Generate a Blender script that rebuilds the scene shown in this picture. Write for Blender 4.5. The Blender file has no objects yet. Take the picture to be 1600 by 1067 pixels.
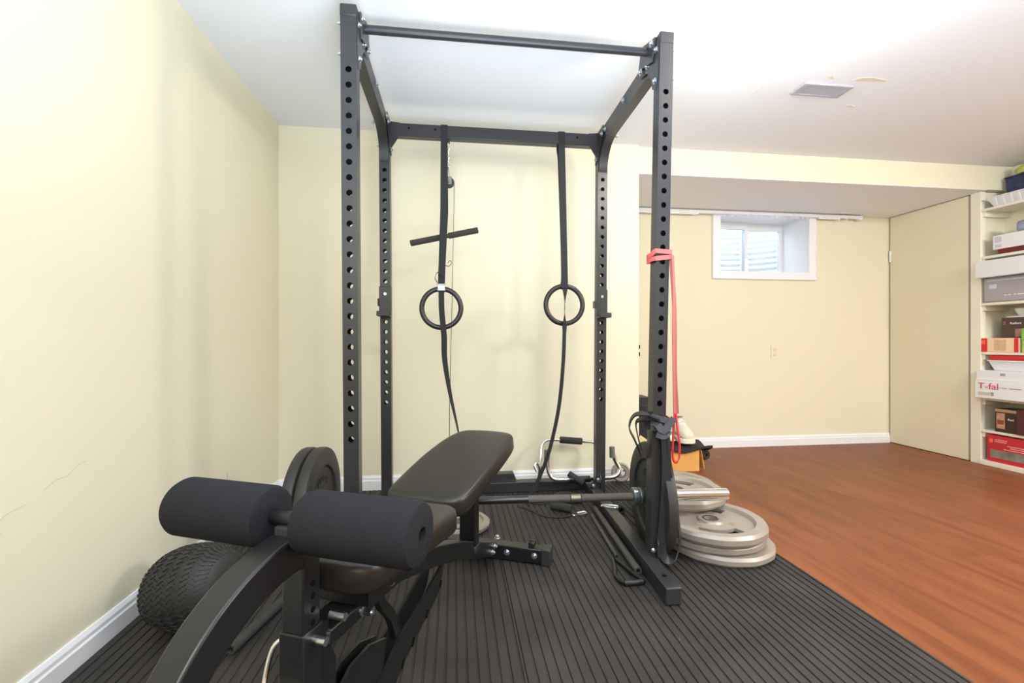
import bpy, bmesh, math, random
from mathutils import Vector, Matrix, Euler
random.seed(7)
PI = math.pi
sc = bpy.context.scene
COL = sc.collection
R = math.radians

# ------------------------------------------------------------ camera
YAW = math.atan(88/711.1)
cam_d = bpy.data.cameras.new('camera'); cam = bpy.data.objects.new('camera', cam_d); COL.objects.link(cam)
cam_d.sensor_width = 36; cam_d.lens = 16.0; cam_d.clip_start = 0.02
cam.location = (0, 0, .896); cam.rotation_euler = (PI/2, 0, -YAW)
sc.camera = cam

# ------------------------------------------------------------ world and added fill lights
w = bpy.data.worlds.new('world'); sc.world = w; w.use_nodes = True
bg = w.node_tree.nodes['Background']; bg.inputs[0].default_value = (.80, .90, 1.0, 1); bg.inputs[1].default_value = 6

def area(name, loc, size, power, col=(1, .97, .92), target=None, sizey=None, spread=None):
    d = bpy.data.lights.new(name, 'AREA'); d.energy = power; d.color = col; d.size = size
    if sizey: d.shape = 'RECTANGLE'; d.size_y = sizey
    if spread: d.spread = spread
    o = bpy.data.objects.new(name, d); COL.objects.link(o); o.location = loc
    if target: o.rotation_euler = (Vector(target)-Vector(loc)).to_track_quat('-Z', 'Y').to_euler()
    return o
area('rear_fill', (.6, -1.3, 2.12), 1.6, 32, (1, .985, .97), (.6, -1.0, 0))  # unseen overhead fill added behind the camera
area('camera_fill', (-.25, -.75, 1.75),   .9, 15, (.96, .98, 1), (.9, 3, 1.2))  # added soft fill from the camera side, aimed at the back wall
area('right_fill', (3.2, .2, 2.1), 1.0, 100, (1, .985, .96), (3.1, 1.1, 0))  # unseen fill added to lift the door and shelf side
area('ceiling_fill', (.40, .05, .90), 1.6, 52, (.68, .84, 1), (.55, .55, 2.2), spread=R(135))  # upward fill added to brighten and cool the ceiling, no fixture there
GLOBE = 90   # ceiling lamp globe emission
vs = sc.view_settings
sc.display_settings.display_device = 'sRGB'
vs.view_transform = 'Standard'; vs.look = 'None'; vs.gamma = 1; vs.exposure = 0.46; vs.use_curve_mapping = False

# ------------------------------------------------------------ materials
def lin(c):
    c = c/255
    return c/12.92 if c <= .04045 else ((c+.055)/1.055)**2.4
def rgb(r, g, b): return (lin(r), lin(g), lin(b), 1)
MATS = {}
def mat(name, col, rough=.6, metal=0, bump=0, bscale=200, vary=0, vscale=6, spec=None, emit=None, coat=0):
    if name in MATS: return MATS[name]
    m = bpy.data.materials.new(name); m.use_nodes = True; nt = m.node_tree; b = nt.nodes['Principled BSDF']
    b.inputs['Base Color'].default_value = col; b.inputs['Roughness'].default_value = rough; b.inputs['Metallic'].default_value = metal
    if spec is not None: b.inputs['Specular IOR Level'].default_value = spec
    if coat: b.inputs['Coat Weight'].default_value = coat
    tc = nt.nodes.new('ShaderNodeTexCoord')
    if bump:
        n = nt.nodes.new('ShaderNodeTexNoise'); n.inputs['Scale'].default_value = bscale; n.inputs['Detail'].default_value = 3
        bp = nt.nodes.new('ShaderNodeBump'); bp.inputs['Strength'].default_value = bump; bp.inputs['Distance'].default_value = .002
        nt.links.new(tc.outputs['Object'], n.inputs['Vector']); nt.links.new(n.outputs['Fac'], bp.inputs['Height']); nt.links.new(bp.outputs['Normal'], b.inputs['Normal'])
    if vary:
        n = nt.nodes.new('ShaderNodeTexNoise'); n.inputs['Scale'].default_value = vscale; n.inputs['Detail'].default_value = 5
        mx = nt.nodes.new('ShaderNodeMixRGB'); 
        mx.inputs[1].default_value = tuple(max(0, c*(1-vary)) for c in col[:3])+(1,)
        mx.inputs[2].default_value = tuple(min(1, c*(1+vary)) for c in col[:3])+(1,)
        nt.links.new(tc.outputs['Object'], n.inputs['Vector']); nt.links.new(n.outputs['Fac'], mx.inputs[0]); nt.links.new(mx.outputs[0], b.inputs['Base Color'])
    if emit:
        b.inputs['Emission Color'].default_value = col; b.inputs['Emission Strength'].default_value = emit
    MATS[name] = m
    return m
M_wall = mat('wall_paint', (.80, .755, .575, 1), .75, bump=.06, bscale=90, spec=.25)
M_ceil = mat('ceiling_paint', (.86, .865, .90, 1), .8, bump=.08, bscale=60, spec=.2)
M_trim = mat('white_trim_paint', (.86, .86, .88, 1), .4)
M_shelf = mat('shelf_paint', (.86, .82, .70, 1), .5)
M_black = mat('black_powdercoat', (.028, .028, .030, 1), .36, bump=.05, bscale=700)
M_black2 = mat('black_bench_paint', (.010, .010, .011, 1), .34)
M_cap = mat('black_plastic_cap', (.028, .028, .031, 1), .42)
M_bolt = mat('zinc_bolt', (.62, .66, .70, 1), .3, 1)
M_chrome = mat('chrome', (.80, .80, .78, 1), .14, 1)
M_buckle = mat('buckle_steel', (.45, .45, .47, 1), .4, 1)
M_steel = mat('dark_steel', (.20, .19, .185, 1), .42, .85)
M_blacksteel = mat('black_zinc_shaft', (.07, .07, .075, 1), .25, .8)
M_collar = mat('collar_steel', (.36, .40, .44, 1), .3, .9)
M_foam = mat('black_foam', (.020, .0205, .024, 1), .95, bump=.5, bscale=420, spec=.15, vary=.25, vscale=300)
M_vinyl = mat('black_vinyl', (.022, .0185, .0155, 1), .36, bump=.10, bscale=500)
M_rubber = mat('plate_rubber', (.032, .029, .027, 1), .55, bump=.15, bscale=250, vary=.3, vscale=14)
M_tyre = mat('tyre_rubber', (.026, .025, .024, 1), .6, vary=.35, vscale=12)
M_grey = mat('grey_plate_paint', (.36, .31, .262, 1), .38, .2, bump=.12, bscale=300, vary=.07, vscale=9)
M_dark = mat('recess_dark', (.008, .008, .008, 1), 1, spec=0)
M_strap = mat('black_webbing', (.017, .017, .019, 1), .8, bump=.4, bscale=900)
M_ring = mat('black_ring_plastic', (.020, .018, .017, 1), .32)
M_band = mat('black_latex', (.022, .024, .029, 1), .45)
M_pink = mat('faded_pink_latex', rgb(186, 106, 98), .55)
M_salmon = mat('salmon_latex', rgb(236, 98, 96), .5)
M_red = mat('red_latex', rgb(214, 40, 56), .45)
M_card = mat('cardboard', rgb(220, 164, 88), .85, vary=.06, vscale=20)
M_white = mat('white_plastic', (.82, .83, .86, 1), .4)
M_whitep = mat('white_card', (.84, .84, .86, 1), .55)
M_cloth = mat('black_cloth', (.025, .023, .023, 1), .9, bump=.5, bscale=150)
M_shoe = mat('cream_leather', rgb(226, 216, 200), .6, bump=.2, bscale=60)
M_sole = mat('shoe_sole', rgb(238, 228, 205), .7)

def wood_floor():
    m = bpy.data.materials.new('laminate_floor'); m.use_nodes = True; nt = m.node_tree; N = nt.nodes; L = nt.links; b = N['Principled BSDF']
    tc = N.new('ShaderNodeTexCoord')
    mp = N.new('ShaderNodeMapping'); mp.inputs['Rotation'].default_value = (0, 0, PI/2)
    L.new(tc.outputs['Object'], mp.inputs['Vector'])
    br = N.new('ShaderNodeTexBrick'); br.inputs['Color1'].default_value = (.0, .0, .0, 1); br.inputs['Color2'].default_value = (1, 1, 1, 1); br.inputs['Mortar'].default_value = (.4, .4, .4, 1)
    br.inputs['Scale'].default_value = 1; br.inputs['Mortar Size'].default_value = .0006; br.inputs['Brick Width'].default_value = 1.2; br.inputs['Row Height'].default_value = .15; br.offset = .37
    L.new(mp.outputs[0], br.inputs['Vector'])
    ma = N.new('ShaderNodeMapping'); ma.inputs['Scale'].default_value = (13, 1.9, 1)
    L.new(tc.outputs['Object'], ma.inputs['Vector'])
    n1 = N.new('ShaderNodeTexNoise'); n1.inputs['Scale'].default_value = 1.0; n1.inputs['Detail'].default_value = 8; n1.inputs['Roughness'].default_value = .62; n1.inputs['Distortion'].default_value = .6
    L.new(ma.outputs[0], n1.inputs['Vector'])
    cr = N.new('ShaderNodeValToRGB'); e = cr.color_ramp.elements
    e[0].position = .30; e[0].color = (.165, .050, .019, 1); e[1].position = .72; e[1].color = (.285, .095, .036, 1)
    L.new(n1.outputs['Fac'], cr.inputs[0])
    mx = N.new('ShaderNodeMixRGB'); mx.blend_type = 'MULTIPLY'; mx.inputs[0].default_value = .18
    L.new(cr.outputs[0], mx.inputs[1]); L.new(br.outputs['Color'], mx.inputs[2])
    L.new(mx.outputs[0], b.inputs['Base Color'])
    b.inputs['Roughness'].default_value = .42; b.inputs['Specular IOR Level'].default_value = .18
    bp = N.new('ShaderNodeBump'); bp.inputs['Strength'].default_value = .12; bp.inputs['Distance'].default_value = .001
    L.new(n1.outputs['Fac'], bp.inputs['Height']); L.new(bp.outputs[0], b.inputs['Normal'])
    return m
def mat_rubber():
    m = bpy.data.materials.new('ribbed_mat_rubber'); m.use_nodes = True; nt = m.node_tree; N = nt.nodes; L = nt.links; b = N['Principled BSDF']
    tc = N.new('ShaderNodeTexCoord')
    n1 = N.new('ShaderNodeTexNoise'); n1.inputs['Scale'].default_value = 5; n1.inputs['Detail'].default_value = 8
    L.new(tc.outputs['Object'], n1.inputs['Vector'])
    cr = N.new('ShaderNodeValToRGB'); e = cr.color_ramp.elements
    e[0].position = .3; e[0].color = (.018, .0155, .0145, 1); e[1].position = .75; e[1].color = (.042, .036, .033, 1)
    L.new(n1.outputs['Fac'], cr.inputs[0])
    v = N.new('ShaderNodeTexVoronoi'); v.inputs['Scale'].default_value = 26
    L.new(tc.outputs['Object'], v.inputs['Vector'])
    lt = N.new('ShaderNodeMath'); lt.operation = 'LESS_THAN'; lt.inputs[1].default_value = .045
    L.new(v.outputs['Distance'], lt.inputs[0])
    n2 = N.new('ShaderNodeTexNoise'); n2.inputs['Scale'].default_value = 9
    L.new(tc.outputs['Object'], n2.inputs['Vector'])
    g = N.new('ShaderNodeMath'); g.operation = 'GREATER_THAN'; g.inputs[1].default_value = .56
    L.new(n2.outputs['Fac'], g.inputs[0])
    mm = N.new('ShaderNodeMath'); mm.operation = 'MULTIPLY'; L.new(lt.outputs[0], mm.inputs[0]); L.new(g.outputs[0], mm.inputs[1])
    m2 = N.new('ShaderNodeMath'); m2.operation = 'MULTIPLY'; m2.inputs[1].default_value = .7; L.new(mm.outputs[0], m2.inputs[0])
    mx = N.new('ShaderNodeMixRGB'); mx.inputs[2].default_value = (.45, .43, .40, 1)
    L.new(m2.outputs[0], mx.inputs[0]); L.new(cr.outputs[0], mx.inputs[1]); L.new(mx.outputs[0], b.inputs['Base Color'])
    b.inputs['Roughness'].default_value = .62
    return m
M_floor = wood_floor(); M_mat = mat_rubber()
def glass():
    m = bpy.data.materials.new('window_glass'); m.use_nodes = True; b = m.node_tree.nodes['Principled BSDF']
    b.inputs['Transmission Weight'].default_value = 1; b.inputs['Roughness'].default_value = 0; b.inputs['IOR'].default_value = 1.03; b.inputs['Base Color'].default_value = (.95, .98, 1, 1)
    return m
M_glass = glass()

# ------------------------------------------------------------ mesh builder
class MB:
    def __init__(s): s.bm = bmesh.new()
    def face(s, vs):
        try: return s.bm.faces.new(vs)
        except ValueError: return None
    def box(s, x0, x1, y0, y1, z0, z1, rot=None, pivot=None):
        pts = [Vector((x, y, z)) for z in (z0, z1) for y in (y0, y1) for x in (x0, x1)]
        if rot:
            c = Vector(pivot) if pivot else sum(pts, Vector())/8
            rm = Euler(rot).to_matrix(); pts = [c+rm @ (p-c) for p in pts]
        v = [s.bm.verts.new(p) for p in pts]
        for f in ((0, 2, 3, 1), (4, 5, 7, 6), (0, 1, 5, 4), (2, 6, 7, 3), (0, 4, 6, 2), (1, 3, 7, 5)): s.face([v[i] for i in f])
        return s
    def tube(s, pts, r, n=14, closed=False, caps=True, r2=None, hollow=0, flat=None):
        """sweep a circle (or a flat rectangle: flat=(width, thickness, side_vector)) along points"""
        P = [Vector(p) for p in pts]; m = len(P); rings = []
        up = None
        for i in range(m):
            if closed: t = (P[(i+1) % m]-P[i-1])
            else: t = (P[min(i+1, m-1)]-P[max(i-1, 0)])
            if t.length < 1e-9: t = Vector((0, 0, 1))
            t.normalize()
            if up is None:
                up = Vector((0, 0, 1)) if abs(t.z) < .9 else Vector((0, 1, 0))
            a = (up-t*up.dot(t))
            if a.length < 1e-6: a = t.orthogonal()
            a.normalize(); up = a; b = t.cross(a)
            if flat:
                wd, th, sv = flat
                sv = sv(i/(m-1)) if callable(sv) else sv
                sv = Vector(sv); sv = (sv-t*sv.dot(t)).normalized(); nn = t.cross(sv)
                cs = [(-wd/2, -th/2), (wd/2, -th/2), (wd/2, th/2), (-wd/2, th/2)]
                rings.append([s.bm.verts.new(P[i]+sv*c[0]+nn*c[1]) for c in cs])
            else:
                rr = r if r2 is None else r+(r2-r)*i/(m-1)
                rings.append([s.bm.verts.new(P[i]+(a*math.cos(2*PI*k/n)+b*math.sin(2*PI*k/n))*rr) for k in range(n)])
        nn_ = len(rings[0])
        for i in range(m if closed else m-1):
            A = rings[i]; B = rings[(i+1) % m]
            for k in range(nn_): s.face((A[k], A[(k+1) % nn_], B[(k+1) % nn_], B[k]))
        if caps and not closed:
            s.face(rings[0][::-1]); s.face(rings[-1])
        return s
    def cyl(s, p0, p1, r, n=24, r2=None): return s.tube([p0, p1], r, n, r2=r2)
    def lathe(s, prof, M=None, n=48, closed=True):
        """prof: (r, h) ring list about local z, M places it"""
        M = M or Matrix(); rings = []
        for r, h in prof:
            if r < 1e-6: rings.append([s.bm.verts.new(M @ Vector((0, 0, h)))])
            else: rings.append([s.bm.verts.new(M @ Vector((r*math.cos(2*PI*k/n), r*math.sin(2*PI*k/n), h))) for k in range(n)])
        idx = range(len(rings) if closed else len(rings)-1)
        for i in idx:
            A = rings[i]; B = rings[(i+1) % len(rings)]
            if len(A) == 1 and len(B) == 1: continue
            for k in range(n):
                k2 = (k+1) % n
                if len(A) == 1: s.face((A[0], B[k2], B[k]))
                elif len(B) == 1: s.face((A[k], A[k2], B[0]))
                else: s.face((A[k], A[k2], B[k2], B[k]))
        return s
    def prism(s, outline, axis, a0, a1):
        """outline of 2D points extruded along axis ('x': (y,z), 'y': (x,z), 'z': (x,y))"""
        def P(u, v, a): return {'x': (a, u, v), 'y': (u, a, v), 'z': (u, v, a)}[axis]
        A = [s.bm.verts.new(P(u, v, a0)) for u, v in outline]; B = [s.bm.verts.new(P(u, v, a1)) for u, v in outline]
        n = len(outline)
        for k in range(n): s.face((A[k], A[(k+1) % n], B[(k+1) % n], B[k]))
        s.face(A[::-1]); s.face(B)
        return s
    def strip_y(s, top, bot, x0, x1):
        """solid between two matched (y,z) polylines, extruded in x"""
        n = len(top); V = []
        for (ty, tz), (by, bz) in zip(top, bot):
            V.append([s.bm.verts.new(p) for p in ((x0, ty, tz), (x1, ty, tz), (x1, by, bz), (x0, by, bz))])
        for i in range(n-1):
            for k in range(4): s.face((V[i][k], V[i][(k+1) % 4], V[i+1][(k+1) % 4], V[i+1][k]))
        s.face(V[0][::-1]); s.face(V[-1])
        return s
    def islands(s):
        bm = s.bm; bm.verts.ensure_lookup_table(); bm.verts.index_update(); seen = set(); out = []
        for v in bm.verts:
            if v.index in seen: continue
            st = [v]; seen.add(v.index); g = []
            while st:
                q = st.pop(); g.append(q.index)
                for e_ in q.link_edges:
                    o_ = e_.other_vert(q)
                    if o_.index not in seen: seen.add(o_.index); st.append(o_)
            co = [bm.verts[i].co for i in g]
            out.append([set(g), [min(c[k] for c in co)-.0004 for k in range(3)], [max(c[k] for c in co)+.0004 for k in range(3)]])
        ch = True
        while ch:
            ch = False
            for i in range(len(out)):
                for j in range(len(out)-1, i, -1):
                    a, b = out[i], out[j]
                    if all(a[1][k] <= b[2][k] and b[1][k] <= a[2][k] for k in range(3)):
                        a[0] |= b[0]; a[1] = [min(a[1][k], b[1][k]) for k in range(3)]; a[2] = [max(a[2][k], b[2][k]) for k in range(3)]; out.pop(j); ch = True
        return [o[0] for o in out]
    def build(s, name, m, parent=None, loc=None, smooth=True, bevel=0, warp=None, seg=2, sub=0, angle=35, split=True):
        if split and parent is not None and len(s.bm.verts) < 9000:
            gs = s.islands()
            if len(gs) > 1:
                r_ = []
                for g in gs:
                    n_ = MB(); n_.bm.free(); n_.bm = s.bm.copy(); n_.bm.verts.ensure_lookup_table()
                    bmesh.ops.delete(n_.bm, geom=[v for v in n_.bm.verts if v.index not in g], context='VERTS')
                    r_.append(n_.build(name, m, parent, loc, smooth, bevel, warp, seg, sub, angle, False))
                s.bm.free(); return r_[0]
        return s._build(name, m, parent, loc, smooth, bevel, warp, seg, sub, angle)
    def _build(s, name, m, parent=None, loc=None, smooth=True, bevel=0, warp=None, seg=2, sub=0, angle=35):
        if warp:
            for v in s.bm.verts: v.co = Vector(warp(v.co))
        if parent is not None and loc is None and 'org' in parent: 
            o_ = Vector(parent['org']); 
            for v in s.bm.verts: v.co -= o_
        elif loc is not None:
            for v in s.bm.verts: v.co -= Vector(loc)
        bmesh.ops.recalc_face_normals(s.bm, faces=s.bm.faces[:])
        me = bpy.data.meshes.new(name); s.bm.to_mesh(me); s.bm.free()
        o = bpy.data.objects.new(name, me); COL.objects.link(o)
        me.materials.append(m)
        if smooth:
            for p in me.polygons: p.use_smooth = True
            if hasattr(me, 'set_sharp_from_angle'): me.set_sharp_from_angle(angle=R(angle))
        if bevel:
            b = o.modifiers.new('bevel', 'BEVEL'); b.width = bevel; b.segments = seg; b.limit_method = 'ANGLE'; b.angle_limit = R(40)
            b.harden_normals = False
        if sub:
            q = o.modifiers.new('sub', 'SUBSURF'); q.levels = sub; q.render_levels = sub
        if loc is not None and parent is None: o.location = loc
        if parent is not None: o.parent = parent
        return o
def tag(o, label, cat, group=None):
    o['label'] = label; o['category'] = cat
    if group: o['group'] = group
    return o
def thing(name, label, cat, loc, rz=0, group=None, world=True):
    o = bpy.data.objects.new(name, None); COL.objects.link(o); o.location = loc; o.rotation_euler = (0, 0, rz); o.empty_display_size = .1
    if world: o['org'] = tuple(loc)
    return tag(o, label, cat, group)
def struct(mb, name, m, **k):
    o = mb.build(name, m, **k); o['kind'] = 'structure'; return o
def mk(*a, **k): return MB()
def spline(pts, n=8):
    P = [Vector(p) for p in pts]; out = []
    for i in range(len(P)-1):
        p0 = P[max(i-1, 0)]; p1 = P[i]; p2 = P[i+1]; p3 = P[min(i+2, len(P)-1)]
        for k in range(n):
            t = k/n
            out.append(.5*((2*p1)+(-p0+p2)*t+(2*p0-5*p1+4*p2-p3)*t*t+(-p0+3*p1-3*p2+p3)*t**3))
    out.append(P[-1]); return out
def text(body, name, size, m, parent, M, extrude=.0006, align='LEFT'):
    c = bpy.data.curves.new(name, 'FONT'); c.body = body; c.size = size; c.extrude = extrude; c.align_x = align; c.align_y = 'CENTER'
    t = bpy.data.objects.new(name, c); COL.objects.link(t)
    bpy.context.view_layer.update()
    me = bpy.data.meshes.new_from_object(t.evaluated_get(bpy.context.evaluated_depsgraph_get()))
    bpy.data.objects.remove(t); me.transform(M); me.materials.clear(); me.materials.append(m)
    o = bpy.data.objects.new(name, me); COL.objects.link(o); o.parent = parent
    return o
def bolt(mb, p, d, r=.009, t=.006, n=12):
    p = Vector(p); d = Vector(d).normalized()
    mb.cyl(p, p+d*.002, r*1.35, 18); mb.cyl(p, p+d*t, r, 6); mb.cyl(p, p+d*(t+.004), r*.5, 10)

# ------------------------------------------------------------ room
XL, YB, H = -1.035, 2.83, 2.17
XC = 1.18; YH = 2.855; YR = 3.61; ZS = 1.995; XR = 4.04; XD = 3.83; YN = -2.4
struct(mk().box(XL-.1, XR+.1, YN-.1, YR+.1, -.1, 0), 'floor', M_floor, smooth=False)
struct(mk().box(XL-.1, XR+.1, YN-.1, YR+.1, H, H+.1), 'ceiling', M_ceil, smooth=False)
struct(mk().box(XL-.1, XL, YN, YB+.1, 0, H), 'wall_left', M_wall, smooth=False)
struct(mk().box(XL, XC, YB, YB+.88, 0, H), 'wall_back', M_wall, smooth=False)
struct(mk().box(XR, XR+.1, YN, YR+.1, 0, H), 'wall_right', M_wall, smooth=False)
struct(mk().box(XL, XR, YN-.1, YN, 0, H), 'wall_front', M_wall, smooth=False)
# bulkhead over the window recess
struct(mk().box(XC, XR, YH, YR, ZS+.004, H), 'trim_1', M_wall, smooth=False)
struct(mk().box(XC, XD, YH+.001, YR, ZS, ZS+.004), 'trim_10', M_ceil, smooth=False)
# rear wall with window opening
wx0, wx1, wz0, wz1 = 2.216, 3.035, 1.493, 1.985
g_ = .0205; m_ = mk(); m_.box(XC, wx0-g_, YR, YR+.1, 0, H); m_.box(wx1+g_, XR, YR, YR+.1, 0, H); m_.box(wx0-g_, wx1+g_, YR, YR+.1, 0, wz0-g_); m_.box(wx0-g_, wx1+g_, YR, YR+.1, wz1+g_, H)
struct(m_, 'wall_rear', M_wall, smooth=False)
# short wall between closet and shelves
struct(mk().box(XD, XR, 2.90, 2.962, 0, ZS), 'wall_closet', M_wall, smooth=False, bevel=.001)
struct(mk().box(XD-.012, XD+.03, 2.888, 2.955, 0, ZS), 'trim_2', M_shelf, smooth=False, bevel=.002)
# plain closet door panel
d1 = struct(mk().box(XD-.005, XD+.03, 2.975, 3.595, .004, ZS-.004), 'door_1', M_wall, smooth=False, bevel=.003)
dh = mk(); dh.box(XD-.009, XD-.004, 3.585, 3.60, 1.60, 1.70); dh.cyl((XD-.009, 3.594, 1.60), (XD-.009, 3.594, 1.70), .004)
dh.build('hinge', M_trim, d1)
# baseboards
def bb_prof(t=.016, h=.085): return [(0, 0), (t, 0), (t, .058), (t*.75, .063), (t*.75, .074), (t*.35, h), (0, h)]
def baseboard(name, p0, p1, nrm, t=.016, h=.085):
    m = mk(); p0 = Vector(p0); p1 = Vector(p1); nrm = Vector(nrm); pr = bb_prof(t, h)
    A = [m.bm.verts.new(p0+nrm*a+Vector((0, 0, b))) for a, b in pr]; B = [m.bm.verts.new(p1+nrm*a+Vector((0, 0, b))) for a, b in pr]
    for k in range(len(pr)): m.face((A[k], A[(k+1) % len(pr)], B[(k+1) % len(pr)], B[k]))
    m.face(A[::-1]); m.face(B)
    return struct(m, name, M_trim, smooth=False)
baseboard('baseboard_left', (XL, YN, 0), (XL, YB, 0), (1, 0, 0))
baseboard('baseboard_back', (XL, YB, 0), (XC, YB, 0), (0, -1, 0))
baseboard('baseboard_rear', (XC, YR, 0), (XD-.006, YR, 0), (0, -1, 0))
# window
ww = struct(mk().box(wx0-.068, wx0, YR-.022, YR, wz0-.068, wz1+.04).box(wx1, wx1+.068, YR-.022, YR, wz0-.068, wz1+.04).box(wx0, wx1, YR-.022, YR, wz0-.068, wz0).box(wx0, wx1, YR-.022, YR, wz1, wz1+.0095), 'window_1', M_trim, smooth=False, bevel=.004)
yi = YR+.34
j = mk(); j.box(wx0-.02, wx0, YR, yi, wz0-.02, wz1+.02); j.box(wx1, wx1+.02, YR, yi, wz0-.02, wz1+.02); j.box(wx0, wx1, YR, yi, wz0-.02, wz0); j.box(wx0, wx1, YR, yi, wz1, wz1+.02)
j.build('window_jamb', M_trim, ww, smooth=False)
sx = wx0+.43
def sash(x0, x1, y, w_=.035):
    m = mk(); m.box(x0, x1, y, y+.03, wz0, wz0+w_*.8); m.box(x0, x1, y, y+.03, wz1-w_*1.8, wz1); m.box(x0, x0+w_, y, y+.03, wz0+w_*.8, wz1-w_*1.8); m.box(x1-w_, x1, y, y+.03, wz0+w_*.8, wz1-w_*1.8)
    o = m.build('sash', M_trim, ww, smooth=False, bevel=.003)
    mk().box(x0+w_, x1-w_, y+.012, y+.016, wz0+w_*.8, wz1-w_*1.8).build('pane', M_glass, o, smooth=False)
    return o
sash(wx0, sx+.02, yi-.07); sash(sx-.02, wx1, yi-.035)
mk().box(sx-.012, sx+.006, yi-.082, yi-.07, 1.66, 1.74).build('latch', M_trim, ww, bevel=.003)
# corrugated window well outside
well = mk(); A = []; nz = 96
cxw = (wx0+wx1)/2; rw = .52
for i in range(nz+1):
    z = 1.35+.75*i/nz; row = []
    for k in range(33):
        a = PI*k/32; rr = rw+.009*math.sin(2*PI*z/.055)
        row.append(well.bm.verts.new((cxw+rr*math.cos(a)*1.1, yi+.02+rr*math.sin(a)*.8, z)))
    A.append(row)
for i in range(nz):
    for k in range(32): well.face((A[i][k], A[i][k+1], A[i+1][k+1], A[i+1][k]))
struct(well, 'trim_3', mat('galvanised_well', (.80, .84, .88, 1), .45, .3))
struct(mk().box(cxw-.65, cxw+.65, yi+.005, yi+.6, 1.28, 1.35), 'trim_4', mat('well_gravel', (.62, .60, .56, 1), .9, bump=1, bscale=60), smooth=False)
struct(mk().box(XC, wx0-.021, YR+.1, yi+.02, .9, 2.4).box(wx1+.021, XR, YR+.1, yi+.02, .9, 2.4).box(wx0-.021, wx1+.021, YR+.1, yi+.02, .9, wz0-.021).box(wx0-.021, wx1+.021, YR+.1, yi+.02, wz1+.021, 2.4), 'wall_foundation', mat('concrete', (.4, .4, .38, 1), .9), smooth=False)
# paint patches on ceiling, scuffs on the walls
M_patch = mat('bare_patch', (.76, .66, .52, 1), .85)
def blob(name, c, rx, ry, rot, m, zt, parent=None):
    o = mk(); pts = []
    for k in range(22):
        a = 2*PI*k/22; q = 1+.18*math.sin(3*a+1)+.12*random.uniform(-1, 1)
        x, y = rx*q*math.cos(a), ry*q*math.sin(a)
        pts.append((c[0]+x*math.cos(rot)-y*math.sin(rot), c[1]+x*math.sin(rot)+y*math.cos(rot)))
    o.prism(pts, 'z', zt-.0012, zt+.001)
    b = o.build(name, m, smooth=False); b['kind'] = 'structure'; return b
blob('trim_5', (2.00, 1.985), .085, .016, -.05, M_patch, H)
blob('trim_6', (1.80, 1.99), .022, .008, .5, M_patch, H)
blob('trim_7', (2.12, 2.22), .03, .008, .1, mat('patch_grey', (.74, .71, .68, 1), .8), H)
seam = mk().box(1.51, 1.53, .3, YH, H-.0008, H+.001); struct(seam, 'trim_8', mat('seam_paint', (.86, .855, .87, 1), .8), smooth=False)
sk = mk()
M_scuff = mat('scuff_mark', (.50, .44, .32, 1), .8)
for (y0, z0, y1, z1) in ((.93, .40, 1.12, .47), (1.0, .385, 1.18, .455), (1.15, .475, 1.24, .50), (1.29, .52, 1.36, .535), (1.36, .535, 1.42, .56)):
    sk.tube([(XL+.0003, y0, z0), (XL+.0003, (y0+y1)/2, (z0+z1)/2+.008), (XL+.0003, y1, z1)], .0006, 4)
sk.tube([(XL+.0003, 2.22, .30), (XL+.0003, 2.225, .18)], .0014, 4)
struct(sk, 'trim_9', M_scuff)

# ceiling vent
v = thing('ceiling_vent', 'grey slatted air register on the ceiling near the patched paint', 'vent', (1.833, 2.09, H-.001))
f_ = mk(); x0, x1, y0, y1 = 1.70, 1.968, 2.035, 2.14; zt = H-.012
f_.box(x0, x1, y0, y0+.018, zt, H); f_.box(x0, x1, y1-.018, y1, zt, H); f_.box(x0, x0+.03, y0+.018, y1-.018, zt, H); f_.box(x1-.03, x1, y0+.018, y1-.018, zt, H)
M_vent = mat('vent_enamel', (.42, .40, .44, 1), .5)
f_.build('frame', M_vent, v, bevel=.003)
s_ = mk()
for k in range(24):
    x = x0+.035+k*(x1-x0-.07)/23; s_.box(x-.0012, x+.0035, y0+.018, y1-.018, zt+.001, H-.002, rot=(0, R(35 if k < 12 else -35), 0))
s_.build('louvre', M_vent, v, smooth=False, split=False)
mk().box(x0+.03, x1-.03, y0+.018, y1-.018, H-.0015, H-.0005).build('backing', M_dark, v, smooth=False)

# ceiling lamp
lp = thing('ceiling_lamp', 'flush ceiling lamp with frosted glass bowl at the top edge', 'lamp', (1.15, 1.40, H))
Ml = Matrix.Translation((1.15, 1.40, H))
mk().lathe([(0, 0), (.085, 0), (.085, -.012), (.06, -.03), (0, -.03)], Ml, 40, closed=False).build('canopy', mat('brushed_brass', (.62, .50, .32, 1), .35, 1), lp)
M_lampglass = mat('lamp_glass', (1, .95, .86, 1), .3, emit=6)
mk().lathe([(.0, -.032), (.12, -.036), (.135, -.05), (.11, -.085), (.06, -.105), (0, -.11)], Ml, 40, closed=False).build('glass_bowl', M_lampglass, lp)
mk().tube(spline([(1.15, 1.40, H-.02), (1.165, 1.46, 2.10), (1.178, 1.50, 2.075), (1.19, 1.54, 2.095)], 6), .009, 12).build('arm', MATS['brushed_brass'], lp)
mk().lathe([(0, .075), (.026, .075), (.030, .062), (.030, .050), (0, .050)], Matrix.Translation((1.19, 1.54, 2.03)), 24, closed=False).build('socket', MATS['brushed_brass'], lp)
mk().lathe([(0, -.065)]+[(.065*math.sin(PI*k/16), -.065*math.cos(PI*k/16)) for k in range(1, 15)]+[(.02, .056), (0, .056)], Matrix.Translation((1.19, 1.54, 2.03)), 32, closed=False).build('globe', mat('lit_globe', (1, .93, .82, 1), .4, emit=GLOBE), lp)
ar = mk()
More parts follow.
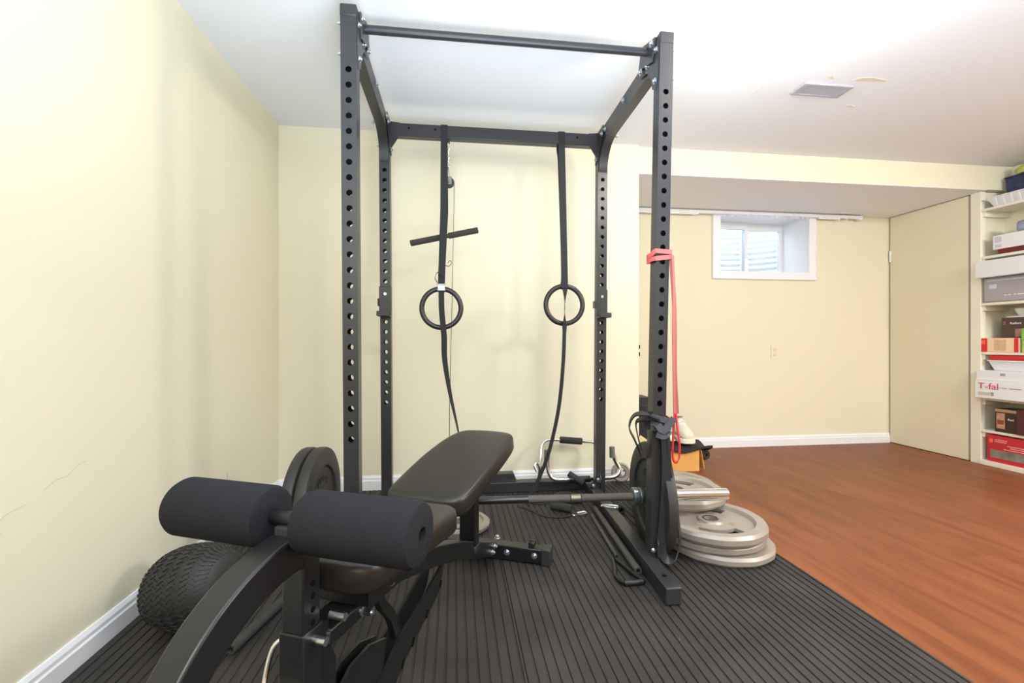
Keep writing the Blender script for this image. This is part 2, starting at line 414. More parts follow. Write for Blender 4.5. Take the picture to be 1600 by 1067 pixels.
for a in (.4, 1.25, 2.7, 4.2, 5.4): ar.box(1.15+.10*math.cos(a)-.006, 1.15+.10*math.cos(a)+.006, 1.40+.10*math.sin(a)-.006, 1.40+.10*math.sin(a)+.006, H-.036, H)
ar.build('clip', MATS['brushed_brass'], lp)

# outlet on rear wall and switch on recess side
o_ = thing('wall_outlet', 'cream duplex outlet low on the rear wall below the window', 'outlet', (2.722, YR-.004, .80))
mk().box(2.687, 2.757, YR-.006, YR, .745, .860).build('cover_plate', mat('outlet_ivory', (.80, .75, .60, 1), .4), o_, bevel=.002)
rc_ = mk()
for z in (.780, .826): rc_.lathe([(0, 0), (.0165, 0), (.0165, .003), (0, .003)], Matrix.Translation((2.722, YR-.006, z)) @ Matrix.Rotation(PI/2, 4, 'X'), 20, closed=False)
rec = rc_.build('receptacle', mat('outlet_ivory2', (.70, .64, .50, 1), .4), o_)
sl = mk()
for z in (.780, .826):
    for dx in (-.006, .006): sl.box(2.722+dx-.001, 2.722+dx+.001, YR-.0098, YR-.0088, z-.004, z+.006)
sl.build('slot', M_dark, rec, smooth=False)
o_ = thing('corner_outlet', 'edge-on cover plate with dark sockets at the wall corner', 'outlet', (XC, YB+.05, .836))
mk().box(XC, XC+.006, YB+.012, YB+.082, .78, .895).build('cover_plate', MATS['outlet_ivory'], o_, bevel=.002)
mk().box(XC+.006, XC+.022, YB+.03, YB+.06, .80, .826).box(XC+.006, XC+.022, YB+.03, YB+.06, .848, .874).build('plug', M_dark, o_, bevel=.003)

# curtain track over the window
t_ = thing('curtain_track', 'white curtain rail with empty hooks over the small window', 'curtain track', (2.6, YR-.05, 1.97))
yt = 3.552
mk().box(1.40, 3.50, yt, yt+.028, 1.962, 1.988).build('rail', M_trim, t_, bevel=.002)
mk().box(3.475, 3.512, yt-.004, yt+.032, 1.951, 1.990).build('end_cap', M_white, t_, bevel=.003)
hk = mk()
for k in range(26):
    x = 2.16+k*.034+random.uniform(-.008, .008); hk.tube([(x, yt+.006, 1.962), (x, yt+.006, 1.948), (x+.006, yt-.002, 1.942), (x+.008, yt-.002, 1.950)], .0028, 6)
for x in (1.95, 3.28, 3.36): hk.tube([(x, yt+.006, 1.962), (x, yt+.006, 1.946), (x+.008, yt-.002, 1.940)], .003, 6)
hk.build('hook', M_white, t_)
mk().box(1.42, 2.0, yt+.004, yt+.020, 1.951, 1.962).box(3.1, 3.3, yt+.004, yt+.020, 1.950, 1.962).build('glider_strip', M_trim, t_, smooth=False)
br_ = mk()
for x in (1.6, 2.5, 3.4): br_.box(x-.012, x+.012, yt+.028, YR, 1.968, 1.984)
br_.build('wall_bracket', M_trim, t_)

# ------------------------------------------------------------ ribbed rubber mats
def ribbed(name, x0, x1, y0, y1, label):
    m = mk(); p = .0292; gw = .0075; zt_, zb_ = .010, .0062
    pts = [(x0, 0.0005), (x0, zt_)]; x = x0+p-gw
    while x+gw < x1-.004:
        pts += [(x, zt_), (x+.0012, zb_), (x+gw-.0012, zb_), (x+gw, zt_)]; x += p
    pts += [(x1, zt_), (x1, 0.0005)]
    A = [m.bm.verts.new((a, y0, b)) for a, b in pts]; B = [m.bm.verts.new((a, y1, b)) for a, b in pts]
    for k in range(len(pts)-1): m.face((A[k], A[k+1], B[k+1], B[k]))
    m.face((A[0], B[0], B[-1], A[-1]))
    o = m.build(name, M_mat, smooth=False, loc=((x0+x1)/2, (y0+y1)/2, 0))
    tag(o, label, 'floor mat', None)
    return o
ribbed('rubber_mat', XL+.018, .186, -.5, 2.79, 'black ribbed rubber floor mat along the left wall under the bench')
ribbed('rubber_mat', .189, 1.335, -.35, 2.79, 'black ribbed rubber floor mat beside the wood floor under the grey plates')
ZM = .010

# ------------------------------------------------------------ power rack
ZT = 2.10
def warp(co):
    t = (co.x+.38)/1.2
    B_ = -.056+.055*(co.y-1.48)/1.02; T_ = .015*max(0, (co.y-1.68)/.82)
    co.x += (.014*(1-t)+B_*t)*(1-co.z/ZT)+T_*t*co.z/ZT
    return co
rack = thing('power_rack', 'black steel power rack with perforated uprights around the bench', 'power rack', (.22, 2.1, ZM))
PW = .055
def holed_post(x0, y0, z0, z1, zh, r=.0112, wall=.0028):
    """hollow square tube: front and back walls carry round holes"""
    m = mk(); x1 = x0+PW; y1 = y0+PW; cx = (x0+x1)/2; n = 20
    def fc(y, ysgn):
        yi_ = y+wall*ysgn
        cuts = []
        zz = z0
        def V(x, z): return m.bm.verts.new((x, y, z))
        last = (V(x0, z0), V(x1, z0)); 
        for c in zh:
            a = c-.02; b = c+.02
            A = (V(x0, a), V(x1, a)); m.face((last[0], last[1], A[1], A[0]))
            B = (V(x0, b), V(x1, b))
            ring = [V(cx+r*math.cos(2*PI*k/n), c+r*math.sin(2*PI*k/n)) for k in range(n)]
            inn = [m.bm.verts.new((v.co.x, yi_, v.co.z)) for v in ring]
            for k in range(n): m.face((ring[k], ring[(k+1) % n], inn[(k+1) % n], inn[k]))
            # corners: k=0 right, n/4 top, n/2 left, 3n/4 bottom
            q = n//8
            cor = {'rt': B[1], 'lt': B[0], 'lb': A[0], 'rb': A[1]}
            segs = [('rb', 'rt', -2, 3), ('rt', 'lt', 3, 8), ('lt', 'lb', 8, 13), ('lb', 'rb', 13, 18)]
            for c0, c1, k0, k1 in segs:
                f = [cor[c0], cor[c1]]+[ring[k % n] for k in range(k1, k0-1, -1)]
                m.face(f)
            last = B
        T = (V(x0, z1), V(x1, z1)); m.face((last[0], last[1], T[1], T[0]))
    fc(y0, 1); fc(y1, -1)
    # side walls with thickness
    m.box(x0, x0+wall, y0+.0002, y1-.0002, z0, z1); m.box(x1-wall, x1, y0+.0002, y1-.0002, z0, z1)
    return m
XPL, XPR, YF, YRr = -.408, .788, 1.68, 2.50
PITCH = .0550
zf = [.546+PITCH*k for k in range(25)]; zr = [.569+PITCH*.984*k for k in range(25)]
for x, y, zh, z0 in ((XPL, YF, zf, .07), (XPR, YF, zf, .03), (XPL, YRr, zr, .07), (XPR, YRr, zr, .03)):
    up_ = holed_post(x, y, z0, ZT-.025 if y < 2 else ZT-.06, zh).build('upright', M_black, rack, smooth=False, warp=warp)
    if y < 2:
        c = mk().box(x-.002, x+PW+.002, y-.003, y+PW+.002, ZT-.045, ZT); c.build('end_cap', M_cap, up_, warp=warp, bevel=.006, seg=3).location = Vector((0,0,0))
# fix sub-part placement (children of uprights use the rack origin)
for o in list(COL.objects):
    if o.name.startswith('end_cap') and o.parent and o.parent.name.startswith('upright'):
        for v_ in o.data.vertices: v_.co -= Vector(rack['org'])
# foot rails
for x0, x1 in ((XPL-.004, XPL+.06), (.752, .810)):
    fr = mk().box(x0, x1, 1.45, 2.72, ZM+.001, .068)
    fr.build('foot_rail', M_black, rack, warp=warp, bevel=.003)
    mk().box(x0-.001, x1+.001, 1.447, 1.475, ZM, .070).build('rail_end_cap', M_cap, rack, warp=warp, bevel=.005)
    h_ = mk().lathe([(0, .0), (.009, .0), (.009, .001), (0, .001)], Matrix.Translation(((x0+x1)/2, 1.53, .0682)), 14, closed=False); h_.build('screw_hole', M_dark, rack, warp=warp)
# base gusset plates at the foot of the uprights
gp = mk()
for x in (.752,):
    for y in (YF-.005, YRr-.005):
        gp.prism([(y-.02, .05), (y+.075, .05), (y+.075, .13), (y+.02, .17), (y-.02, .12)], 'x', x+.0585, x+.0625)
gp.build('foot_gusset', M_black, rack, warp=warp)
gp = mk().prism([(.745, .055), (.84, .055), (.84, .145), (.79, .145)], 'y', YRr-.009, YRr-.003); gp.build('foot_gusset', M_black, rack)
# side top beams with arched lower edge
def arc(cy, cz, ry, rz, a0, a1, n=10): return [(cy+ry*math.cos(R(a0+(a1-a0)*k/n)), cz+rz*math.sin(R(a0+(a1-a0)*k/n))) for k in range(n+1)]
for x in (XPL, XPR):
    inner = x+PW if x < 0 else x
    y0, y1 = YF+PW, YRr
    out = [(y0, 2.075), (y0, 1.905)]+arc(y0+.10, 1.905, .10-.008, .095, 180, 90)+arc(y1-.17, 1.86, .16, .14, 90, 4)+[(y1, 1.855), (y1, 2.075)]
    n_ = len(out)
    ys = sorted(set([round(p[0], 4) for p in out]))
    bot = out[1:-1]; top = [(p[0], 2.075) for p in bot]
    mk().strip_y(top, bot, x+.004, x+PW-.004).build('top_beam', M_black, rack, warp=warp, angle=30)
    # bolted plates
    px0, px1 = (inner, inner+.004) if x < 0 else (inner-.004, inner)
    g = mk(); g.prism([(YF+.008, 2.082), (YF+.008, 1.935), (YF+.03, 1.885), (YF+.062, 1.905), (YF+.075, 1.955), (YF+.12, 2.005), (YF+.19, 2.02), (YF+.19, 2.082)], 'x', px0, px1)
    g.build('gusset_plate', M_black, rack, warp=warp)
    g = mk(); g.prism([(YRr-.10, 2.078), (YRr-.10, 2.03), (YRr-.02, 1.97), (YRr-.005, 1.93), (YRr+.05, 1.91), (YRr+.05, 2.078)], 'x', px0, px1)
    g.build('gusset_plate', M_black, rack, warp=warp)
    sgn = 1 if x < 0 else -1; xi = inner+.004*sgn
    b_ = mk()
    for (y, z) in ((YF+.03, 2.045), (YF+.035, 1.925), (YF+.115, 2.03), (2.08, 2.04), (2.36, 2.035), (2.42, 2.035), (YRr+.02, 2.03), (YRr+.03, 1.935)): bolt(b_, (xi, y, z), (sgn, 0, 0))
    xo = x if x < 0 else x+PW
    for (y, z) in ((YF+.02, 2.04), (YF+.02, 1.93), (2.36, 2.0), (YRr+.02, 1.95)): b_.cyl((xo, y, z), (xo-sgn*.014, y, z), .005, 10); bolt(b_, (xo, y, z), (-sgn, 0, 0), .0075)
    b_.build('bolt', M_bolt, rack, warp=warp)
# pull-up bar with end plates
pu = mk().cyl((XPL+PW+.008, 1.79, 2.085), (XPR-.008, 1.79, 2.085), .0162, 32)
pb = pu.build('pull_up_bar', M_black, rack, warp=warp)
e_ = mk()
e_.box(XPL+PW+.004, XPL+PW+.012, 1.715, 1.865, 2.03, 2.118, rot=(R(18), 0, 0)); e_.box(XPR-.012, XPR-.004, 1.715, 1.865, 2.03, 2.118, rot=(R(18), 0, 0))
e_.build('bar_flange', M_black, rack, warp=warp, bevel=.002)
b_ = mk()
for x, s in ((XPL+PW+.012, 1), (XPR-.012, -1)):
    for y, z in ((1.735, 2.085), (1.845, 2.035)): bolt(b_, (x, y, z), (s, 0, 0), .010)
b_.build('bolt', M_bolt, rack, warp=warp)
# rear top crossmember
mk().box(XPL+PW, XPR, YRr, YRr+.05, 2.003, 2.071).build('crossmember', M_black, rack, warp=warp, bevel=.004)
b_ = mk()
for x in (-.25, -.11, .68): b_.lathe([(0, 0), (.0055, 0), (.0055, .0008), (0, .0008)], Matrix.Translation((x, YRr, 2.045)) @ Matrix.Rotation(PI/2, 4, 'X'), 12, closed=False)
b_.build('screw_hole', M_dark, rack)
g = mk()
for x, s in ((XPL+PW, 1), (XPR, -1)):
    g.prism([(x, 1.94), (x+s*.012, 1.935), (x+s*.055, 2.003), (x+s*.055, 2.07), (x, 2.075)], 'y', YRr-.0035, YRr)
g.build('corner_plate', M_black, rack, warp=warp)
# rear bottom crossmember
cm = mk().box(XPL+PW+.004, .748, 2.65, 2.715, ZM+.001, .068)
cm.build('base_crossmember', M_black, rack, bevel=.003)
mk().prism([(.13, .07), (.36, .07), (.345, .108), (.17, .108)], 'y', 2.70, 2.76).box(.13, .36, 2.70, 2.76, ZM, .07).build('foot_plate', M_black, rack, bevel=.003)
b_ = mk()
for x, y, z, q_ in ((.757, YF-.001, .092, .007), (.800, 2.489, .115, .011), (.770, 2.489, .085, .008), (.74, 2.641, .05, .007)): bolt(b_, (x, y-.004, z), (0, -1, 0), q_)
bolt(b_, (.795, YF+.02, .11), (1, 0, 0), .007)
b_.build('bolt', M_bolt, rack)

# J-hooks on the rear uprights
def jhook(x, mirror, label):
    h = thing('j_hook', label, 'j-hook', (x+PW/2, YRr, 1.10), 0, 'j-hooks on the rear uprights')
    m = mk(); y = YRr-.001
    m.box(x-.004, x+PW+.004, y-.006, y, 1.03, 1.19)
    m.box(x-.010, x-.004, y-.02, y+.03, 1.085, 1.125) if not mirror else m.box(x-.018, x-.004, y-.008, y+.03, 1.085, 1.125)
    m.build('bracket', M_black, h, warp=warp, bevel=.002)
    l = mk(); l.box(x-.006, x+PW+.006, y-.075, y-.006, 1.028, 1.036); l.box(x-.006, x+PW+.006, y-.080, y-.072, 1.028, 1.055)
    l.build('bar_rest', M_cap, h, warp=warp, bevel=.003)
    b = mk(); bolt(b, (x+PW/2, y-.006, 1.15), (0, -1, 0), .006, .006); b.build('pin', M_bolt, h, warp=warp)
jhook(XPL, False, 'black j-hook on the rear left upright of the rack')
jhook(XPR, True, 'black j-hook on the rear right upright of the rack')

# ------------------------------------------------------------ gymnastic rings
def ring(cx, cz, label, strapfn, tail, sidev):
    g = thing('gymnastic_ring', label, 'gymnastic ring', (cx, 2.475, cz), 0, 'gymnastic rings hung from the rear crossmember')
    n = 64; m = mk(); m.tube([(cx+.104*math.cos(2*PI*k/n), 2.475, cz+.104*math.sin(2*PI*k/n)) for k in range(n)], .0138, 16, closed=True)
    m.build('ring', M_ring, g)
    s = mk(); s.tube(strapfn, .0, flat=(.037, .0026, (1, 0, 0)))
    # loop over the crossmember
    xs = strapfn[0][0]
    s.tube([(xs, 2.4985, 1.98), (xs, 2.4985, 2.073), (xs, 2.503, 2.0745), (xs, 2.547, 2.0745), (xs, 2.5525, 2.07), (xs, 2.5525, 1.99), (xs, 2.52, 1.93), (xs+.004, 2.49, 1.6), (cx+.003, 2.482, 1.3), (cx, 2.48, cz+.115)], 0, flat=(.036, .0024, (1, 0, 0)))
    s.tube([(cx, 2.482, cz+.13), (cx, 2.494, cz+.11), (cx, 2.492, cz+.092), (cx, 2.475, cz+.086), (cx, 2.458, cz+.092), (cx, 2.456, cz+.11), (cx, 2.468, cz+.13)], 0, flat=(.034, .0024, (1, 0, 0)))
    s.build('strap', M_strap, g)
    t = mk(); t.tube(spline(tail, 6), 0, flat=(.030, .0022, sidev)); t.build('strap_tail', M_strap, g)
    return g
r1 = ring(-.076, 1.075, 'left gymnastic ring on a long black strap beside the pull-down cable', [(-.062, 2.4985, 2.0), (-.064, 2.487, 1.6), (-.076, 2.470, 1.20)],
     [(-.076, 2.462, 1.18), (-.074, 2.455, 1.06), (-.062, 2.452, .93), (-.058, 2.455, .80), (-.03, 2.45, .62), (.02, 2.44, .38), (.03, 2.44, .2)],
     lambda t: (1, .0, 0) if t < .35 else (math.cos((t-.35)*3.0), math.sin((t-.35)*3.0), 0))
bk = mk(); bk.box(-.095, -.057, 2.452, 2.464, 1.165, 1.203).cyl((-.099, 2.455, 1.20), (-.053, 2.455, 1.20), .005).cyl((-.099, 2.455, 1.172), (-.053, 2.455, 1.172), .005)
bk.build('buckle', M_buckle, r1, bevel=.002)
lp_ = mk(); lp_.tube(spline([(-.098, 2.46, 1.21), (-.108, 2.445, 1.235), (-.095, 2.44, 1.262), (-.07, 2.455, 1.25)], 6), 0, flat=(.018, .0022, (0, 1, .3)))
lp_.tube(spline([(-.055, 2.47, 1.305), (-.035, 2.46, 1.30), (-.022, 2.46, 1.318), (-.03, 2.455, 1.328), (-.042, 2.46, 1.315)], 6), 0, flat=(.014, .0022, (0, 1, .3)))
lp_.build('keeper_loop', M_strap, r1)
r2 = ring(.599, 1.099, 'right gymnastic ring on a black strap nearer the rack corner', [(.590, 2.4985, 2.0), (.596, 2.487, 1.6), (.600, 2.470, 1.22)],
     [(.600, 2.462, 1.19), (.597, 2.455, 1.08), (.595, 2.455, .95), (.585, 2.45, .75), (.560, 2.45, .52), (.51, 2.45, .30), (.455, 2.43, .17), (.40, 2.40, .08), (.37, 2.36, .036)],
     lambda t: (math.cos(1.4*math.sin(min(t*4, 1)*PI)), math.sin(1.4*math.sin(min(t*4, 1)*PI)), 0) if t < .25 else (.8, .6, 0))
bk = mk(); bk.box(.582, .618, 2.488, 2.498, 1.19, 1.222); bk.build('buckle', M_buckle, r2, bevel=.002)

# ------------------------------------------------------------ pull-down pulley and bar
p_ = thing('cable_pulley', 'small cable pulley hung by a chain from the rear crossmember', 'pulley', (-.045, 2.52, 1.80))
ch = mk()
for k in range(6):
    z = 1.985-k*.024; c = []
    for q in range(14):
        a = 2*PI*q/14; u, v_ = .007*math.cos(a), .016*math.sin(a)
        c.append((-.042+(u if k % 2 else 0), 2.525+(0 if k % 2 else u), z+v_))
    ch.tube(c, .0022, 6, closed=True)
ch.build('chain', M_chrome, p_)
mk().box(-.052, -.032, 2.515, 2.535, 1.985, 2.004).build('hanger', M_black, p_)
hk = mk(); hk.tube(spline([(-.042, 2.525, 1.855), (-.054, 2.525, 1.84), (-.056, 2.525, 1.80), (-.044, 2.525, 1.785), (-.034, 2.525, 1.80), (-.038, 2.525, 1.84), (-.042, 2.525, 1.855)], 6), .0035, 8)
hk.build('carabiner', M_chrome, p_)
mk().lathe([(.008, -.007), (.028, -.007), (.022, 0), (.028, .007), (.008, .007)], Matrix.Translation((-.036, 2.525, 1.768)) @ Matrix.Rotation(PI/2, 4, 'X'), 28).build('wheel', M_black2, p_)
sp = mk(); sp.box(-.050, -.022, 2.512, 2.516, 1.755, 1.80).box(-.050, -.022, 2.534, 2.538, 1.755, 1.80).cyl((-.036, 2.51, 1.768), (-.036, 2.54, 1.768), .006)
sp.build('side_plate', M_steel, p_, bevel=.002)
cb = mk(); cb.tube(spline([(-.064, 2.525, 1.766), (-.058, 2.525, 1.785), (-.036, 2.525, 1.797), (-.014, 2.525, 1.785), (-.008, 2.525, 1.74), (-.012, 2.525, 1.5), (-.020, 2.53, 1.1), (-.030, 2.54, .7), (-.034, 2.56, .3), (-.02, 2.58, .10)], 6), .0024, 6)
cb.tube([(-.064, 2.525, 1.766), (-.062, 2.52, 1.48)], .0024, 6)
cb.build('cable', M_steel, p_)
M_grip0 = mat('brown_black_foam', (.040, .036, .034, 1), .9, bump=.4, bscale=300)
lb = thing('pull_down_bar', 'short black foam-gripped pull-down bar hanging tilted behind left strap', 'cable bar', (-.06, 2.52, 1.46))
A_, B_ = Vector((-.245, 2.535, 1.432)), Vector((.122, 2.505, 1.508))
d_ = (B_-A_)
mk().tube([A_+d_*.01, B_-d_*.01], .0115, 18).build('bar', M_blacksteel, lb)
mk().tube([A_, A_+d_*.46], .0165, 20).tube([A_+d_*.56, B_], .0165, 20).build('grip', M_grip0, lb)
mk().tube([(-.062, 2.52, 1.475), (-.062, 2.52, 1.488)], .006, 10).build('eyelet', M_bolt, lb)
for e, s in ((A_, -1), (B_, 1)): pass
hl = mk(); dn = d_.normalized(); hl.tube([B_, B_+dn*.001], .009, 16); hl.build('end_hole', M_dark, lb)

# ------------------------------------------------------------ resistance bands
rb = thing('resistance_band', 'red and pink resistance band looped around the front right upright', 'resistance band', (.80, 1.68, 1.23))
zb0 = 1.232; dxs = -.045*(1-zb0/ZT)
xa, xb = XPR+dxs-.006, XPR+PW+dxs+.006
wr = mk()
for dz, tilt in ((.006, .008), (-.012, -.004)):
    c = [(xa, YF-.007, zb0+dz+tilt), (xb, YF-.007, zb0+dz+.004), (xb+.002, YF+PW+.006, zb0+dz), (xa-.004, YF+PW+.006, zb0+dz-.006), (xa-.008, YF+.01, zb0+dz-.004)]
    cc = []
    for i in range(5):
        p, q = Vector(c[i]), Vector(c[(i+1) % 5])
        for k in range(6): cc.append(p.lerp(q, k/6))
    wr.tube(cc, 0, closed=True, flat=(.017, .004, (0, 0, 1)))
wr.build('wrap', M_salmon, rb)
s1 = mk(); s1.tube(spline([(xb+.003, YF-.008, 1.23), (xb+.008, YF-.008, 1.10), (xb+.006, YF-.008, .95), (xb+.008, YF-.008, .80), (xb+.012, YF-.006, .615)], 8), 0, flat=(.016, .0035, (1, .7, 0)))
s1.tube(spline([(xb+.002, YF+.004, 1.215), (xb+.014, YF+.004, 1.07), (xb+.018, YF+.004, .93), (xb+.018, YF+.004, .78), (xb+.024, YF-.001, .615)], 8), 0, flat=(.016, .0035, (1, -.5, 0)))
o_p = s1.build('upper_strand', M_pink, rb)
s2 = mk(); xq = xb+.012
s2.tube(spline([(xq, YF-.006, .617), (xq-.006, YF-.006, .53), (xq-.008, YF-.006, .46), (xq-.002, YF-.005, .434), (xq+.010, YF-.004, .428), (xq+.020, YF-.003, .445), (xq+.022, YF-.002, .50), (xq+.014, YF-.001, .56), (xq+.008, YF-.001, .617)], 8), 0, flat=(.020, .0045, (.75, 1, 0)))
s2.build('lower_loop', M_red, rb)

bb = thing('resistance_band', 'wide black resistance band knotted around front right upright, hanging down', 'resistance band', (.78, 1.67, .60))
zk = .585; dxk = -.045*(1-zk/ZT); xa, xb = XPR+dxk-.006, XPR+PW+dxk+.006
k_ = mk()
for dz in (.010, -.012, -.03):
    c = [(xa-.004, YF-.008, zk+dz+.012), (xb+.006, YF-.010, zk+dz-.008), (xb+.012, YF+PW+.008, zk+dz), (xa-.01, YF+PW+.008, zk+dz+.01)]
    cc = []
    for i in range(4):
        p, q = Vector(c[i]), Vector(c[(i+1) % 4])
        for k in range(6): cc.append(p.lerp(q, k/6))
    k_.tube(cc, 0, closed=True, flat=(.024, .005, (0, .3, 1)))
k_.tube(spline([(xa+.02, YF-.014, zk-.01), (xa+.035, YF-.028, zk-.03), (xa+.06, YF-.02, zk-.012), (xb+.02, YF-.012, zk+.014)], 6), 0, flat=(.026, .006, (0, .5, 1)))
k_.tube(spline([(xa+.015, YF-.016, zk-.045), (xa+.04, YF-.03, zk-.05), (xb, YF-.02, zk-.03)], 6), 0, flat=(.024, .006, (0, .4, 1)))
k_.build('knot', M_band, bb)
l_ = mk()
l_.tube(spline([(xa+.045, YF-.024, zk-.03), (xa+.052, YF-.022, .44), (xa+.050, YF-.018, .30), (xa+.038, YF-.016, .16), (xa+.034, YF-.015, .11), (xa+.044, YF-.016, .070), (xa+.070, YF-.014, .052), (xa+.100, YF-.008, .062), (xa+.116, YF-.004, .12), (xa+.108, YF, .22), (xa+.088, YF-.004, .36), (xa+.066, YF-.012, .46), (xa+.060, YF-.018, zk-.035)], 6), 0, flat=(.034, .004, lambda t: (1, -.25, 0) if t < .35 else (1, 2*(t-.35)*3-.25, 0) if t < .55 else (.7, .9, 0)))
l_.build('hanging_loop', M_band, bb)
l2 = mk()
l2.tube(spline([(xa+.03, YF-.018, zk+.01), (xa-.01, YF+.0, zk+.028), (xa-.045, YF+.05, zk+.02), (xa-.06, YF+.07, zk-.03), (xa-.045, YF+.05, zk-.08), (xa-.015, YF+PW+.02, zk-.13), (xa-.006, YF+PW+.02, zk-.16)], 6), 0, flat=(.026, .005, (.3, 1, .3)))
l2.tube(spline([(xa+.02, YF-.014, zk+.015), (xa-.02, YF+.01, zk+.010), (xa-.035, YF+.06, zk-.01), (xa-.03, YF+.06, zk-.06), (xa-.008, YF+PW+.02, zk-.12)], 6), 0, flat=(.022, .005, (.3, 1, .3)))
l2.build('side_loop', M_band, bb)

# ------------------------------------------------------------ weight plates
def rot_to(d, origin):
    return Matrix.Translation(origin) @ Vector(d).to_track_quat('Z', 'Y').to_matrix().to_4x4()
def black_plate(name, label, origin, axis, r=.228, th=.044, group='black bumper plates on the barbell'):
    t = thing(name, label, 'weight plate', origin, 0, group)
    M = rot_to(axis, origin); h = th/2
    prof = [(.0262, h-.006), (.045, h-.006), (.05, h-.010), (.125, h-.012), (.150, h-.010), (.156, h-.001), (.162, h), (r-.012, h), (r-.003, h-.004), (r, h-.012),
            (r, -h+.012), (r-.003, -h+.004), (r-.012, -h), (.162, -h), (.156, -h+.001), (.150, -h+.010), (.125, -h+.012), (.05, -h+.010), (.045, -h+.006), (.0262, -h+.006)]
    mk().lathe(prof, M, 72).build('disc', M_rubber, t)
    mk().lathe([(.0262, h-.004), (.036, h-.004), (.036, -h+.004), (.0262, -h+.004)], M, 36).build('hub_insert', M_steel, t)
    # raised lettering blocks in the recessed band
    l = mk()
    for side in (1, -1):
        for base in (90, 270):
            for k in range(7):
                a = R(base-36+k*12)
                for (dr, da, lr, la) in ((0, -.022, .022, .004), (0, .022, .022, .004), (.009, 0, .004, .016), (-.009 if k % 2 else .0, 0, .004, .016)):
                    rr = .103+dr; aa = a+da; Mx = M @ Matrix.Rotation(aa, 4, 'Z') @ Matrix.Translation((rr, 0, side*(h-.0105)))
                    vs_ = [l.bm.verts.new(Mx @ Vector((sx_*lr/2, sy_*la/2, sz_*.0022))) for sz_ in (-1, 1) for sy_ in (-1, 1) for sx_ in (-1, 1)]
                    for f in ((0, 2, 3, 1), (4, 5, 7, 6), (0, 1, 5, 4), (2, 6, 7, 3), (0, 4, 6, 2), (1, 3, 7, 5)): l.face([vs_[i] for i in f])
    l.build('raised_lettering', M_rubber, t, smooth=False, split=False)
    return t
ZB = ZM+.2295
def barpt(x): return Vector((x, 1.850-.045*(x-.766), ZB))
AX = (barpt(1)-barpt(0)).normalized()
bar = thing('barbell', 'steel barbell lying low across the rack through black plates', 'barbell', barpt(.12))
sh = mk().tube([barpt(-.48), barpt(.30)], .0152, 24); sh.build('shaft', M_blacksteel, bar)
kn = mk().tube([barpt(.30), barpt(.475)], .0157, 24).tube([barpt(.522), barpt(.742)], .0157, 24).tube([barpt(-.30), barpt(-.10)], .0157, 24)
kn.build('knurled_grip', mat('knurled_steel', (.17, .155, .14, 1), .5, .7, bump=1, bscale=900), bar)
mk().tube([barpt(.478), barpt(.519)], .0153, 24).build('ring_mark', mat('worn_steel', (.30, .26, .20, 1), .4, .8), bar)
cl = mk()
for x, s in ((.742, 1), (-.475, -1)):
    cl.tube([barpt(x), barpt(x+s*.022)], .038, 36); cl.tube([barpt(x+s*.022), barpt(x+s*.028)], .031, 36); cl.tube([barpt(x+s*.028), barpt(x+s*.042)], .037, 36)
cl.build('collar', M_collar, bar, bevel=.002)
sv = mk()
for a, b in ((.777, 1.160), (-.515, -.93)): sv.tube([barpt(a), barpt(b)], .0248, 36)
sv.build('sleeve', M_chrome, bar, bevel=.002)
black_plate('weight_plate', 'black bumper plate on the right end of the barbell, partly behind the upright', barpt(.826), AX)
black_plate('weight_plate', 'inner black bumper plate on the left end of the barbell', barpt(-.545), -AX, th=.045)
black_plate('weight_plate', 'outer black bumper plate on the left barbell end, nearest the wall', barpt(-.594), -AX, th=.045)

